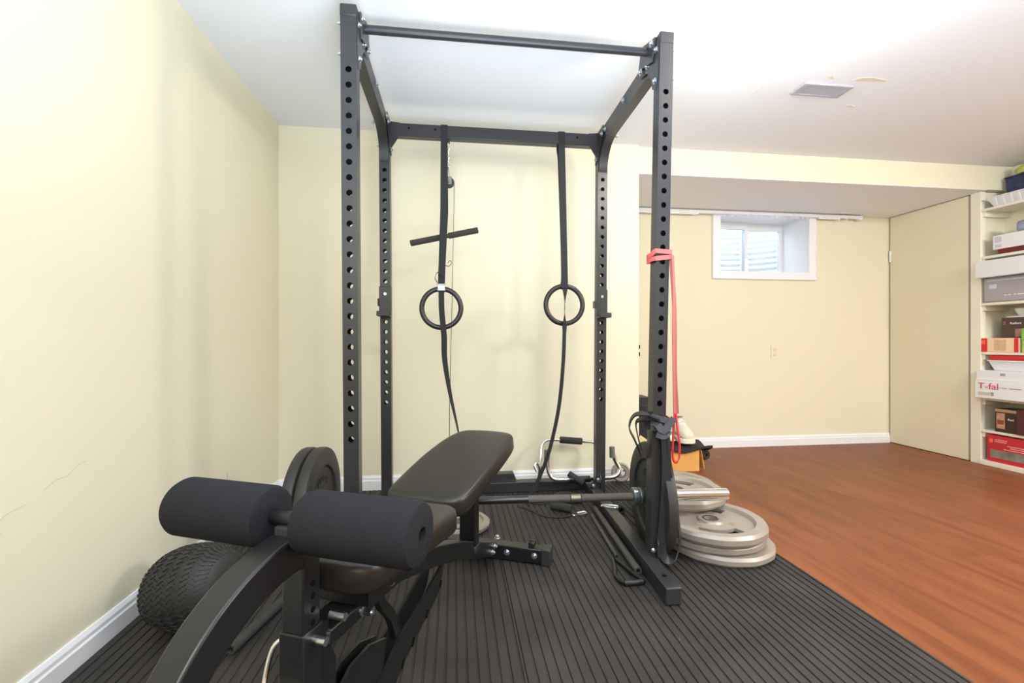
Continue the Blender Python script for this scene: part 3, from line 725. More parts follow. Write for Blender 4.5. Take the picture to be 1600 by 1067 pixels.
def grey_plate(label, loc, rz, r=.225, th=.038, tilt=(0, 0), group='grey grip plates stacked beside the rack'):
    t = thing('weight_plate', label, 'weight plate', loc, rz, group, world=False)
    t.rotation_euler = (tilt[0], tilt[1], rz)
    m = mk(); n = 96
    k_ = r/.225
    radii = [(.026*k_ if k_ > .9 else .026, th*.80), (.050, th*.80), (.056, th*.62), (.100*k_, th*.58), (.108*k_, th*.62), (.160*k_, th*.62), (.168*k_, th*.66), (.178*k_, th*.98), (r-.010, th), (r, th*.72), (r, th*.28), (r-.010, 0), (.178*k_, th*.02), (.168*k_, th*.30), (.160*k_, th*.34), (.108*k_, th*.34), (.100*k_, th*.36), (.056, th*.30), (.050, th*.2), (.026*k_ if k_ > .9 else .026, th*.2)]
    def rad(r_, a, i):
        if 8 <= i <= 11:
            w_ = ((a+PI/12) % (PI/6))-PI/12
            return r_*(1-.35*(1-math.cos(PI/12)/math.cos(w_))*1.0) if True else r_
        return r_
    rings = []
    for i, (r_, z) in enumerate(radii): rings.append([m.bm.verts.new((rad(r_, 2*PI*k/n, i)*math.cos(2*PI*k/n), rad(r_, 2*PI*k/n, i)*math.sin(2*PI*k/n), z)) for k in range(n)])
    def slot(k): return (k % 48) in range(10, 32)
    for i in range(len(rings)):
        A = rings[i]; B = rings[(i+1) % len(rings)]
        for k in range(n):
            if i in (4, 14) and slot(k): continue
            m.face((A[k], A[(k+1) % n], B[(k+1) % n], B[k]))
    for k in range(n):   # slot walls
        if slot(k):
            m.face((rings[4][k], rings[4][(k+1) % n], rings[15][(k+1) % n], rings[15][k])); m.face((rings[5][k], rings[5][(k+1) % n], rings[14][(k+1) % n], rings[14][k]))
            if not slot((k-1) % n): m.face((rings[4][k], rings[5][k], rings[14][k], rings[15][k]))
            if not slot((k+1) % n): q = (k+1) % n; m.face((rings[4][q], rings[5][q], rings[14][q], rings[15][q]))
    m.build('disc', M_grey, t, loc=(0, 0, 0), angle=28)
    mk().lathe([(.0262, th*.84), (.034, th*.84), (.034, th*.18), (.0262, th*.18)], None, 32).build('hub_ring', M_steel, t, loc=(0, 0, 0))
    # raised strokes on the web
    l = mk()
    for j_, a0 in enumerate((R(20), R(140), R(260))):
        for q in range(4):
            a = a0+.10*q; c = Vector((.082*k_*math.cos(a), .082*k_*math.sin(a), th*.60)); l.box(c.x-.010, c.x+.010, c.y-.0025, c.y+.0025, c.z-.001, c.z+.0018, rot=(0, 0, a))
    l.build('raised_lettering', M_grey, t, loc=(0, 0, 0), smooth=False, split=False)
    return t
grey_plate('grey grip plate at the bottom of the front stack, jutting out to the right', (1.135, 1.865, ZM), 3.0)
grey_plate('grey grip plate in the middle of the front stack', (1.108, 1.880, ZM+.039), 3.3, r=.220)
grey_plate('top grey grip plate of the front stack beside the barbell end', (1.105, 1.868, ZM+.078), 3.12, th=.045)
grey_plate('grey grip plate at the bottom of the rear stack near the cardboard box', (1.285, 2.50, ZM), 3.2)
grey_plate('grey grip plate in the middle of the rear stack', (1.19, 2.36, ZM+.039), 3.0)
grey_plate('third grey grip plate up in the rear stack, with its slotted back edge showing', (1.18, 2.375, ZM+.078), 1.9, th=.045)
grey_plate('top grey grip plate bridging from the rear stack onto the front stack', (1.085, 2.135, ZM+.124), 3.0, th=.045)
gs = grey_plate('small grey plate leaning against the back wall behind the rack corner', (1.035, 2.775, ZM+.060), .0, r=.06, th=.03, group='small grey plates near the back')
gs.rotation_euler = (R(80), 0, R(-12))
grey_plate('small grey plate lying on the mat behind the bench', (.02, 2.20, ZM), .4, r=.145, th=.03, group='small grey plates near the back')

# ------------------------------------------------------------ weight bench (local frame: x across, y along, z up)
BY = R(22.7)
bench = thing('weight_bench', 'black adjustable weight bench with foam leg rollers in the foreground', 'weight bench', (-.286, .82, 0), -BY, world=False)
Z0 = (0, 0, 0)
def bp(m, name, mt, parent=None, **k): return m.build(name, mt, parent or bench, loc=Z0, **k)
zr_ = .588
for s in (-1, 1):
    a, b = (.030, .248) if s > 0 else (-.040, -.247)
    prof_l = abs(b-a); M = Matrix.Translation((a, .012, zr_)) @ Matrix.Rotation(s*PI/2, 4, 'Y')
    rr = .0525
    m = mk().lathe([(.0125, 0), (rr-.010, 0), (rr-.003, .003), (rr, .010), (rr, prof_l-.012), (rr-.004, prof_l-.004), (rr-.012, prof_l), (.0125, prof_l)], M, 56)
    bp(m, 'foam_roller', M_foam)
bp(mk().cyl((-.235, .012, zr_), (.225, .012, zr_), .0122, 24), 'roller_bar', M_black2)
bp(mk().box(-.021, .021, -.008, .03, .562, .580), 'roller_saddle', M_cap, bevel=.003)
# front post and sleeve
bp(mk().box(-.022, .022, .012, .056, .30, .566), 'front_post', M_black2, bevel=.003)
h_ = mk()
for z in (.468, .445, .421, .397): h_.lathe([(0, 0), (.0058, 0), (.0058, .0006), (0, .0006)], Matrix.Translation((.022, .037, z)) @ Matrix.Rotation(PI/2, 4, 'Y'), 16, closed=False)
bp(h_, 'adjustment_hole', M_dark)
bp(mk().box(-.026, .026, .008, .060, ZM+.04, .389), 'post_sleeve', M_black2, bevel=.003)
bp(mk().prism([(.058, .385), (.075, .385), (.075, .345), (.095, .30), (.095, .20), (.058, .12)], 'x', .019, .026).prism([(.058, .385), (.075, .385), (.075, .345), (.095, .30), (.095, .20), (.058, .12)], 'x', -.026, -.019), 'sleeve_gusset', M_black2)
k_ = mk().cyl((.02, .034, .370), (.052, .034, .370), .0075, 16).cyl((.03, .074, .392), (.062, .074, .392), .0075, 16)
bp(k_, 'lock_pin', M_bolt)
lp_ = mk().tube(spline([(-.030, .034, .366), (-.048, .02, .35), (-.052, .005, .30), (-.040, -.004, .292), (-.005, -.006, .292), (.03, -.004, .288)], 6), .0045, 10)
bp(lp_, 'pin_handle', M_chrome)
# curved leg-developer arm
cy_, cz_ = -.0, .300
top = [(.014, .566)]; bot = [(.014, .503)]
for k in range(0, 25):
    a = R(90+90*k/24); top.append((cy_+.272*math.cos(a), cz_+.266*math.sin(a))); bot.append((cy_+.221*math.cos(a), cz_+.207*math.sin(a)))
top += [(-.270, .22), (-.255, .12)]; bot += [(-.219, .22), (-.205, .12)]
bp(mk().strip_y(top, bot, -.025, .025), 'curved_arm', M_black2, bevel=.004, angle=25)
# main spine tube and front foot
bp(mk().box(-.034, .034, .07, .345, .334, .366, rot=(R(-2), 0, 0), pivot=(0, .07, .36)), 'seat_tube', M_black2, bevel=.004)
bp(mk().box(-.0325, .0325, .066, .074, .338, .362), 'tube_end_cap', M_cap, bevel=.003)
bp(mk().strip_y([(.30, .358), (.37, .356), (.55, .312), (.74, .245), (1.035, .116), (1.11, .082)], [(.30, .325), (.353, .312), (.53, .260), (.72, .194), (1.01, .069), (1.09, .030)], -.026, .026), 'spine_tube', M_black2, bevel=.003)
bp(mk().box(-.24, .24, .012, .062, ZM, ZM+.05), 'front_foot', M_black2, bevel=.004)
rf_ = mk().box(-.22, .225, 1.118, 1.168, ZM+.004, ZM+.060); bp(rf_, 'rear_foot', M_black2, bevel=.003)
bp(mk().box(.205, .243, 1.115, 1.171, ZM+.0, ZM+.064).box(-.240, -.205, 1.115, 1.171, ZM, ZM+.064), 'foot_cap', M_cap, bevel=.004)
b_ = mk()
for x in (.065, .178): bolt(b_, (x, 1.118, .045), (0, -1, 0), .009)
for p, d in (((.034, .27, .352), (1, 0, 0)), ((.034, .24, .372), (1, 0, 0)), ((.027, 1.04, .075), (1, 0, 0)), ((.027, 1.07, .085), (1, 0, 0)), ((.03, 1.10, .105), (0, 0, 1))): bolt(b_, p, d, .0085, .010)
bolt(b_, (.034, .170, .344), (1, 0, 0), .008, .022)
bp(b_, 'bolt', M_bolt)
bp(mk().box(.150, .175, 1.13, 1.165, ZM+.058, ZM+.080).cyl((.15, 1.148, ZM+.078), (.175, 1.148, ZM+.078), .008, 14), 'transport_stop', M_blacksteel, bevel=.003)
# curved ladder plates
def offs(pts, wd):
    t, b = [], []
    for i, p in enumerate(pts):
        p0 = pts[max(i-1, 0)]; p1 = pts[min(i+1, len(pts)-1)]; dy, dz = p1[0]-p0[0], p1[1]-p0[1]; l = math.hypot(dy, dz)
        t.append((p[0]-dz/l*wd/2, p[1]+dy/l*wd/2)); b.append((p[0]+dz/l*wd/2, p[1]-dy/l*wd/2))
    return t, b
t = [(.60, .250), (.53, .230), (.487, .218), (.427, .201), (.336, .180), (.25, .135), (.16, .075), (.11, .03)]; b = [(.585, .222), (.556, .176), (.456, .143), (.386, .119), (.336, .098), (.27, .055), (.20, .02), (.15, .012)]
t = [(p.x, p.y) for p in spline([(a_, c_, 0) for a_, c_ in t], 4)]; b = [(p.x, p.y) for p in spline([(a_, c_, 0) for a_, c_ in b], 4)]
lm = mk().strip_y(t, b, .018, .025).strip_y(t, b, -.025, -.018); bp(lm, 'ladder_plate', M_black2)
nt_ = mk()
for i in (3, 7, 11, 15, 19): nt_.box(.0170, .0258, b[i][0]-.006, b[i][0]+.006, b[i][1]-.004, b[i][1]+.016, rot=(R(-30), 0, 0))
bp(nt_, 'ladder_notch', M_dark, smooth=False)
fp = mk().prism([(.12, .215), (.157, .236), (.224, .236), (.29, .210), (.27, .13), (.20, .06), (.11, .02), (.075, .03), (.08, .14)], 'x', .010, .017).prism([(.12, .215), (.157, .236), (.224, .236), (.29, .210), (.27, .13), (.20, .06), (.11, .02), (.075, .03), (.08, .14)], 'x', -.017, -.010)
bp(fp, 'front_gusset', M_black2)
cs_ = offs([(v_.x, v_.y) for v_ in spline([(.25, .345, 0), (.27, .30, 0), (.31, .25, 0), (.335, .19, 0)], 6)], .022)
bp(mk().strip_y(cs_[0], cs_[1], .006, .022), 'seat_brace', M_black2)
# upright strut behind the seat holding the backrest
bp(mk().box(-.030, .030, .845, .885, .165, .47), 'backrest_strut', M_black2, bevel=.003)
bp(mk().box(-.032, .032, .842, .890, .155, .180), 'strut_foot', M_cap, bevel=.004)
bp(mk().strip_y([(.44, .385), (.98, .505)], [(.44, .352), (.98, .470)], -.02, .02), 'backrest_tube', M_black2, bevel=.003)
# pads
def pad(name, outline, rings, Mx, mt=M_vinyl):
    m = mk(); V = []
    cx = sum(p[0] for p in outline)/len(outline); cy = sum(p[1] for p in outline)/len(outline)
    n = len(outline)
    nr = []
    for i in range(n):
        p0 = Vector(outline[i-1]); p1 = Vector(outline[(i+1) % n]); d = (p1-p0).normalized(); nr.append(Vector((d.y, -d.x)))
    for ins, z in rings:
        V.append([m.bm.verts.new(Mx @ Vector((outline[i][0]-nr[i].x*ins, outline[i][1]-nr[i].y*ins, z))) for i in range(n)])
    for i in range(len(V)-1):
        for k in range(n): m.face((V[i][k], V[i][(k+1) % n], V[i+1][(k+1) % n], V[i+1][k]))
    zt_ = rings[-1][1]
    cx_, cy_ = cx, cy
    for f, dz in ((.75, .0012), (.5, .002), (.25, .0024)):
        V.append([m.bm.verts.new(Mx @ Vector((cx_+(outline[i][0]-cx_)*f*.9, cy_+(outline[i][1]-cy_)*f*.95, zt_+dz))) for i in range(n)])
        A_, B_ = V[-2], V[-1]
        for k in range(n): m.face((A_[k], A_[(k+1) % n], B_[(k+1) % n], B_[k]))
    cv = m.bm.verts.new(Mx @ Vector((cx_, cy_, zt_+.0025)))
    for k in range(n): m.face((V[-1][k], V[-1][(k+1) % n], cv))
    m.face(V[0][::-1])
    return bp(m, name, mt, angle=60)
def rrect(w0, w1, y0, y1, r, n=8):
    """tapered rounded rectangle, w0 half width at y0, w1 at y1, counterclockwise"""
    out = []
    for cx, cy, a0 in ((w1-r, y1-r, 0), (-w1+r, y1-r, 90), (-w0+r, y0+r, 180), (w0-r, y0+r, 270)):
        for k in range(n+1): a = R(a0+90*k/n); out.append((cx+r*math.cos(a), cy+r*math.sin(a)))
    return out
pitch = math.atan2(.105, .40)
Mb = Matrix.Translation((0, .52, .442)) @ Matrix.Rotation(pitch, 4, 'X')
bo = [(-.11, .540), (-.02, .536), (.055, .538), (.098, .565), (.116, .66), (.130, .80), (.139, .92), (.128, .965), (.08, .982), (-.02, .984), (-.075, .966), (-.112, .90), (-.136, .79), (-.147, .68), (-.150, .59), (-.140, .552)]
bo = [(p.x, (p.y-.52)*1.034) for p in spline([(a_, c_, 0) for a_, c_ in bo+[bo[0]]], 5)[:-1]]
pad('backrest_pad', bo, [(.012, -.060), (.003, -.056), (0, -.048), (0, -.014), (.003, -.005), (.009, -.001), (.018, .001), (.03, .002)], Mb)
Ms = Matrix.Translation((0, .075, .485)) @ Matrix.Rotation(R(-.5), 4, 'X')
pad('seat_pad', rrect(.115, .148, 0, .36, .05), [(.016, -.058), (.004, -.054), (0, -.046), (0, -.016), (.003, -.006), (.010, -.001), (.018, .001), (.03, .002)], Ms)
bp(mk().box(-.06, .06, .15, .40, .366, .414), 'seat_bracket', M_black2)

# ------------------------------------------------------------ wheelbarrow tyre
ty = thing('rubber_tyre', 'small black knobbly tyre lying against the left wall', 'tyre', (-.805, 1.528, ZM+.126))
axd = Vector((.95, -.30, .20)).normalized(); Mt = rot_to(axd, (-.805, 1.528, ZM+.126))
prof = []
Rt, wt = .120, .128
for k in range(0, 31):
    a = PI*k/30; c, s_ = math.cos(a), math.sin(a)
    prof.append((.035+(Rt-.035)*(s_**.75 if s_ > 0 else 0), wt*(abs(c)**.9)*(1 if c > 0 else -1)))
mk().lathe(prof, Mt, 72).build('carcass', M_tyre, ty)
lg = mk()
def tp(ang, u, dr):   # point on tread
    c = max(-1, min(1, u/wt)); c_ = abs(c)**(1/.9); s2 = math.sqrt(max(0, 1-c_*c_)); r_ = .035+(Rt-.035)*(s2**.75)+dr
    return Mt @ Vector((r_*math.cos(ang), r_*math.sin(ang), u))
for row in range(13):
    u0 = -.108+row*.018
    for k in range(44):
        a0 = 2*PI*k/44+(row % 2)*.02; sl_ = 1 if row % 2 else -1
        P0 = [(a0-sl_*.045, u0-.0095), (a0+sl_*.045, u0+.0095)]
        vs_ = []
        for (a, u) in P0:
            for da in (-.020, .020):
                vs_.append((a+da, u))
        quad = [vs_[0], vs_[1], vs_[3], vs_[2]]
        B0_ = [lg.bm.verts.new(tp(a, u, -.001)) for a, u in quad]; T0 = [lg.bm.verts.new(tp(a, u, .0038)) for a, u in quad]
        lg.face(T0)
        for q in range(4): lg.face((B0_[q], B0_[(q+1) % 4], T0[(q+1) % 4], T0[q]))
lg.build('tread', M_tyre, ty, smooth=False, split=False)
mk().lathe([(.0, .09), (.018, .09), (.020, .116), (.034, .118), (.047, .121), (.047, .09)], Mt, 30, closed=False).build('hub', M_cap, ty)
mk().lathe([(0, .1135), (.0165, .1135), (.0165, .1145), (0, .1145)], Mt, 20, closed=False).build('hub_hole', M_dark, ty)

# ------------------------------------------------------------ loose things on the mat
def pipe(name, p0, p1, r, label, mt, cat='pipe', grp=None, hole=True):
    t = thing(name, label, cat, p0, 0, grp)
    P0, P1 = Vector(p0), Vector(p1); d = (P1-P0).normalized()
    m = mk(); M = rot_to(d, P0); L_ = (P1-P0).length
    m.lathe([(r*.55, 0), (r*.95, 0), (r, .002), (r, L_-.002), (r*.95, L_), (r*.55, L_)], M, 24)
    m.build('tube', mt, t)
    mk().lathe([(0, .012), (r*.56, .012), (r*.56, .014), (0, .014)], M, 20, closed=False).build('bore', M_dark, t)
    return t
M_oldfoam = mat('worn_black_foam', (.040, .036, .034, 1), .85, bump=.8, bscale=60, vary=.4, vscale=25)
pipe('foam_tube', (-.632, 1.372, ZM+.0165), (-.50, 1.93, ZM+.0165), .016, 'worn black hollow tube on the mat behind the curved bench arm', M_oldfoam, 'tube')
pipe('safety_bar', (.688, 1.655, ZM+.0150), (.721, 2.30, ZM+.0150), .0145, 'long dark steel tube lying along the right foot rail', mat('dull_tube', (.085, .08, .075, 1), .5, .3), 'bar')
sb2 = pipe('thin_bar', (.652, 1.79, ZM+.009), (.682, 2.23, ZM+.009), .0085, 'thinner dark bar on the mat left of the long tube', MATS['dull_tube'], 'bar')
dh_ = thing('stirrup_handle', 'black d-shaped cable handle lying on the mat near the rail', 'cable handle', (.650, 1.67, ZM))
m = mk(); z = ZM+.009; DX = -.022
m.tube([(p.x+DX*.9, p.y, p.z) for p in spline([(.650, 1.775, z), (.632, 1.70, z), (.614, 1.64, z), (.622, 1.60, z), (.64, 1.585, z)], 6)+spline([(.64, 1.585, z), (.675, 1.585, z), (.700, 1.592, z), (.703, 1.605, z), (.690, 1.64, z), (.660, 1.765, z)], 6)], .0075, 12)
m.build('frame', M_black2, dh_)
mk().cyl((.606, 1.587, z), (.677, 1.590, z), .0105, 16).build('grip', M_black2, dh_)
# foam handles cluster
M_grip = mat('foam_grip', (.035, .033, .032, 1), .9, bump=.5, bscale=200)
pipe('handle_grip', (.595, 2.30, ZM+.021), (.50, 2.36, ZM+.021), .020, 'short black foam handle lying on the mat under the bar', M_grip, 'cable handle', 'loose foam handles by the rear corner')
pipe('handle_grip', (.842, 2.245, ZM+.021), (.845, 2.40, ZM+.021), .020, 'black foam handle end poking out beside the right plate', M_grip, 'cable handle', 'loose foam handles by the rear corner')
pipe('handle_grip', (.56, 2.42, ZM+.021), (.69, 2.44, ZM+.021), .019, 'black foam handle on the mat behind the barbell shaft', M_grip, 'cable handle', 'loose foam handles by the rear corner')
rg = pipe('handle_grip', (.655, 2.60, .125), (.735, 2.57, .075), .018, 'black foam grip resting up on the base crossmember end', M_grip, 'cable handle', 'loose foam handles by the rear corner')
# chrome bars
def wall_t(pts): return spline(pts, 8)
c1 = thing('dip_handle', 'chrome u-shaped cable bar with grey rubber tips by the rear upright', 'cable bar', (.72, 2.60, .09))
yq = 2.600
m = mk(); m.tube(wall_t([(.532, yq+.02, .245), (.534, yq+.01, .16), (.548, yq, .115), (.58, yq-.01, .094), (.64, yq-.01, .091)])+[Vector((.90, yq-.01, .094))]+wall_t([(.90, yq-.01, .094), (.95, yq, .105), (.968, yq+.01, .14), (.945, yq+.02, .185), (.925, yq+.02, .25)]), .0125, 16)
m.build('bar', M_chrome, c1)
mk().tube([(.531, yq+.021, .20), (.531, yq+.022, .262)], .0165, 18).tube([(.927, yq+.02, .205), (.925, yq+.02, .268)], .0165, 18).build('rubber_tip', mat('grey_rubber', (.14, .14, .14, 1), .6), c1)
mk().tube([(.655, yq-.01, .091), (.78, yq-.01, .092)], .0185, 20).build('grip', M_black2, c1)
c2 = thing('row_handle', 'chrome cable bar with a dark foam grip standing against the back wall', 'cable bar', (.64, 2.70, .20))
m = mk(); m.tube(wall_t([(.475, 2.64, .13), (.462, 2.65, .165), (.478, 2.66, .175), (.492, 2.66, .15), (.498, 2.67, .12), (.505, 2.69, .20), (.518, 2.72, .262), (.55, 2.73, .292), (.60, 2.73, .295)])+wall_t([(.60, 2.73, .295), (.80, 2.73, .278), (.845, 2.73, .270), (.872, 2.72, .24), (.878, 2.70, .16), (.88, 2.68, .10)]), .0085, 14)
m.build('bar', M_chrome, c2)
mk().tube([(.635, 2.73, .294), (.770, 2.73, .281)], .0205, 22).build('grip', M_grip, c2)
m = mk(); m.cyl((.495, 2.667, .078), (.502, 2.675, .15), .012); m.build('swivel', M_steel, c2)
# carabiners with straps
def carab(cx, cy, rot, label, z0=0.0):
    t = thing('carabiner', label, 'carabiner', (cx, cy, ZM+.006+z0), 0, 'carabiners on the mat by the rear upright')
    pts = [(-.038, -.006), (-.03, -.012), (.03, -.018), (.042, -.010), (.042, .008), (.032, .016), (-.004, .010), (-.034, .002)]
    P = []
    for u, v_ in pts: P.append((cx+u*math.cos(rot)-v_*math.sin(rot), cy+u*math.sin(rot)+v_*math.cos(rot), ZM+.0055+z0))
    m = mk(); m.tube(spline(P+[P[0]], 5)[:-1], .0042, 8, closed=True); m.build('body', M_chrome, t)
    g = mk(); g.cyl(P[4], P[6], .005, 10); g.build('gate', M_bolt, t)
    return t
carab(.625, 2.27, .35, 'silver carabiner at the end of the thin cord')
carab(.762, 2.20, -.4, 'silver carabiner lying on the right foot rail', .058)
st = mk(); st.tube(spline([(.33, 2.42, ZM+.004), (.40, 2.33, ZM+.004), (.45, 2.255, ZM+.004), (.53, 2.235, ZM+.004), (.588, 2.256, ZM+.005)], 8), 0, flat=(.010, .002, (0, 1, .15)))
tag(st.build('thin_cord', M_strap, loc=(.5, 2.3, ZM)), 'thin black cord curving across the mat to a carabiner', 'cord')
st = mk()
for q in range(3):
    a = q*2.1; st.tube(spline([(.56+.1*math.cos(a), 2.49+.04*math.sin(a), ZM+.008), (.60+.05*math.sin(a), 2.46, ZM+.02+q*.006), (.66+.04*math.cos(a), 2.50, ZM+.012), (.60, 2.53-.02*q, ZM+.022), (.52+.03*q, 2.50, ZM+.008)], 8), 0, flat=(.022, .003, (.2, .5, 1)))
st.tube(spline([(.40, 2.47, ZM+.004), (.47, 2.43, ZM+.008), (.54, 2.46, ZM+.01), (.58, 2.50, ZM+.006)], 8), 0, flat=(.02, .003, (.1, 1, .2)))
tag(st.build('tangled_strap', M_strap, loc=(.58, 2.48, ZM)), 'tangled black strap heaped on the mat by the rear upright', 'strap')

# ------------------------------------------------------------ cardboard box corner
bx = thing('cardboard_box', 'open cardboard box on the wood floor behind the rack', 'box', (1.50, 3.11, 0), 0)
x0, x1, y0, y1, zt = 1.27, 1.672, 2.965, 3.25, .145
m = mk(); t_ = .004
m.box(x0, x1, y0, y0+t_, .001, zt); m.box(x0, x1, y1-t_, y1, .001, zt); m.box(x0, x0+t_, y0+t_, y1-t_, .001, zt); m.box(x1-t_, x1, y0+t_, y1-t_, .001, zt); m.box(x0+t_, x1-t_, y0+t_, y1-t_, .001, .001+t_)
m.build('body', M_card, bx, smooth=False)
m = mk(); m.box(x1+.012, x1+.016, y0-.004, y1-.03, .012, zt, rot=(0, R(-9), 0), pivot=(x1+.014, y0, zt)); m.build('flap', M_card, bx, smooth=False)
m = mk(); m.box(1.20, x0+.01, y0-.01, y0-.006, .12, .25, rot=(0, R(35), 0)); m.build('side_flap', mat('pale_cardboard', rgb(224, 208, 160), .8), bx, smooth=False)
# black folded clothes over the box
m = mk(); N_ = 14
top_ = []
for i in range(N_+1):
    row = []
    for j_ in range(9):
        u = i/N_; v_ = j_/8; x = 1.30+.46*u; y = 2.945+.25*v_
        z = .170+.012*math.sin(u*9+v_*4)+.016*math.cos(v_*7-u*5)*(.5+.5*u)
        if u < .35: z += .05*(1-u/.35)
        row.append((x, y, z))
    top_.append(row)
VT = [[m.bm.verts.new(p) for p in r_] for r_ in top_]; VB = [[m.bm.verts.new((p[0], p[1], p[2]-.016)) for p in r_] for r_ in top_]
for i in range(N_):
    for j_ in range(8):
        m.face((VT[i][j_], VT[i+1][j_], VT[i+1][j_+1], VT[i][j_+1])); m.face((VB[i][j_], VB[i][j_+1], VB[i+1][j_+1], VB[i+1][j_]))
for i in range(N_): m.face((VT[i][0], VB[i][0], VB[i+1][0], VT[i+1][0])); m.face((VT[i][8], VT[i+1][8], VB[i+1][8], VB[i][8]))
for j_ in range(8): m.face((VT[0][j_], VT[0][j_+1], VB[0][j_+1], VB[0][j_])); m.face((VT[N_][j_], VB[N_][j_], VB[N_][j_+1], VT[N_][j_+1]))
tag(m.build('folded_cloth', M_cloth, loc=(1.5, 3.05, .14)), 'black folded cloth draped over the open cardboard box', 'cloth')
# black rolled item under the overhang
m = mk(); m.lathe([(.012, 0), (.030, 0), (.036, .01), (.038, .06), (.034, .16), (.012, .17)], rot_to((-.25, 1, 0), (1.735, 2.98, .105)), 24)
tag(m.build('rolled_cap', M_cloth, loc=(1.735, 2.98, .10)), 'round black rolled item hanging at right end of the box', 'clothing')
# cream shoes
def shoe(loc, rz, label, tilt=0):
    t = thing('sneaker', label, 'shoe', loc, rz, 'cream sneakers on the box', world=False); t.rotation_euler = (tilt, 0, rz)
    secs = [(-.125, .028, .060, .0), (-.118, .038, .085, .0), (-.08, .040, .095, 0), (-.03, .038, .082, 0), (.02, .043, .064, 0), (.06, .048, .052, 0), (.10, .044, .044, 0), (.125, .030, .034, 0), (.134, .012, .024, 0)]
    m = mk(); n = 20; V = []
    for y, w_, hh, _ in secs:
        V.append([m.bm.verts.new((w_*math.cos(2*PI*k/n)*(1 if math.sin(2*PI*k/n) < 0 else .86), y, .018+hh/2+hh/2*math.sin(2*PI*k/n))) for k in range(n)])
    for i in range(len(V)-1):
        for k in range(n): m.face((V[i][k], V[i][(k+1) % n], V[i+1][(k+1) % n], V[i+1][k]))
    m.face(V[0][::-1]); m.face(V[-1]); m.build('upper', M_shoe, t, loc=(0, 0, 0), sub=1)
    so = []
    for y, w_, hh, _ in secs: so.append((w_+.003, y))
    so = so+[(-a, b) for a, b in so[::-1]]
    mk().prism(so, 'z', 0, .024).build('sole', M_sole, t, loc=(0, 0, 0), bevel=.004)
    l = mk()
    for q in range(5): yy = -.01+q*.018; zz = .100-.0105*q*1.1; l.tube([(-.022, yy, zz-.010), (0, yy+.003, zz), (.022, yy, zz-.010)], .003, 6)
    l.build('laces', M_whitep, t, loc=(0, 0, 0))
    mk().lathe([(0, 0), (.024, 0), (.026, .003), (0, .003)], Matrix.Translation((0, -.085, .108)) @ Matrix.Scale(1.3, 4, (0, 1, 0)), 20, closed=False).build('opening', mat('shoe_lining', (.25, .24, .23, 1), .9), t, loc=(0, 0, 0))
    return t
sh1_ = shoe((1.600, 3.06, .192), R(176), 'cream sneaker with toe toward the camera on black cloth')
sh2_ = shoe((1.475, 3.09, .200), R(165), 'cream sneaker half hidden behind the upright on the box', R(8))
sh1_.scale = (1.15, .85, 1.45); sh2_.scale = (1.1, .85, 1.4)
# black shoebox with red stripe
sb = thing('black_box', 'tall black carton with a red stripe in the recess corner', 'box', (1.31, 3.35, 0))
mk().box(1.19, 1.46, 3.28, 3.45, .002, .475).build('carton', mat('black_card', (.022, .02, .022, 1), .5), sb, bevel=.003)
mk().box(1.188, 1.462, 3.2785, 3.28, .340, .362).build('red_stripe', mat('red_print', rgb(190, 40, 40), .5), sb)
mk().box(1.20, 1.45, 3.2785, 3.28, .39, .396).build('white_stripe', M_whitep, sb)
mb_ = mk(); mb_.lathe([(0, 0), (.10, 0), (.13, .02), (.14, .10), (.12, .20), (.06, .29), (0, .30)], Matrix.Translation((1.37, 3.12, .145)) @ Matrix.Scale(.6, 4, (0, 1, 0)), 30, closed=False)
tag(mb_.build('gym_bag', M_cloth, loc=(1.37, 3.12, .145)), 'slumped black bag behind the upright between carton and shoes', 'bag')

# ------------------------------------------------------------ shelves on the right wall
XF = 3.82; YS0, YS1 = 1.75, 2.888
su = thing('built_in_shelves', 'cream painted built-in shelves in the right wall alcove', 'shelves', (3.93, 2.3, 0))
SH = {'a': 1.862, 'b': 1.515, 'c': 1.176, 'd': .820, 'e': .490, 'f': .255}
for k, z in SH.items():
    mk().box(XF, XR, YS0, YS1, z-.019, z).build('shelf', M_shelf, su, bevel=.002)
cl = mk()
for z in SH.values(): cl.box(XF+.012, XR, YS1-.018, YS1+.011, z-.055, z-.019)
cl.build('cleat', M_shelf, su, bevel=.001)
mk().box(XF-.012, XR, YS0, YS1, .001, .035).build('kick_board', M_shelf, su, bevel=.002)
mk().box(XF, XR, YS0-.03, YS0, .0, H-.001).build('side_panel', M_shelf, su, bevel=.002)

M_tx = mat('print_white', (.85, .85, .85, 1), .5); M_txr = mat('print_red', rgb(214, 60, 90), .5); M_txg = mat('print_grey', (.35, .35, .38, 1), .5)
def MY(x, y, z): # text placed on a face at constant x facing -X; reads along -Y
    return Matrix(((0, 0, -1, x), (-1, 0, 0, y), (0, 1, 0, z), (0, 0, 0, 1)))
def carton(name, label, ya, yb, z0, z1, mt, xf=XF+.01, depth=.18, cat='box', grp=None, bev=.0015, body='carton'):
    t = thing(name, label, cat, (xf+depth/2, (ya+yb)/2, z0), 0, grp)
    mk().box(xf, xf+depth, ya, yb, z0, z1).build(body, mt, t, bevel=bev)
    return t
def patch(t, name, mt, y0, y1, z0, z1, xf, th=.0012):
    return mk().box(xf-th, xf, y0, y1, z0, z1).build(name, mt, t, smooth=False)
e = .0005
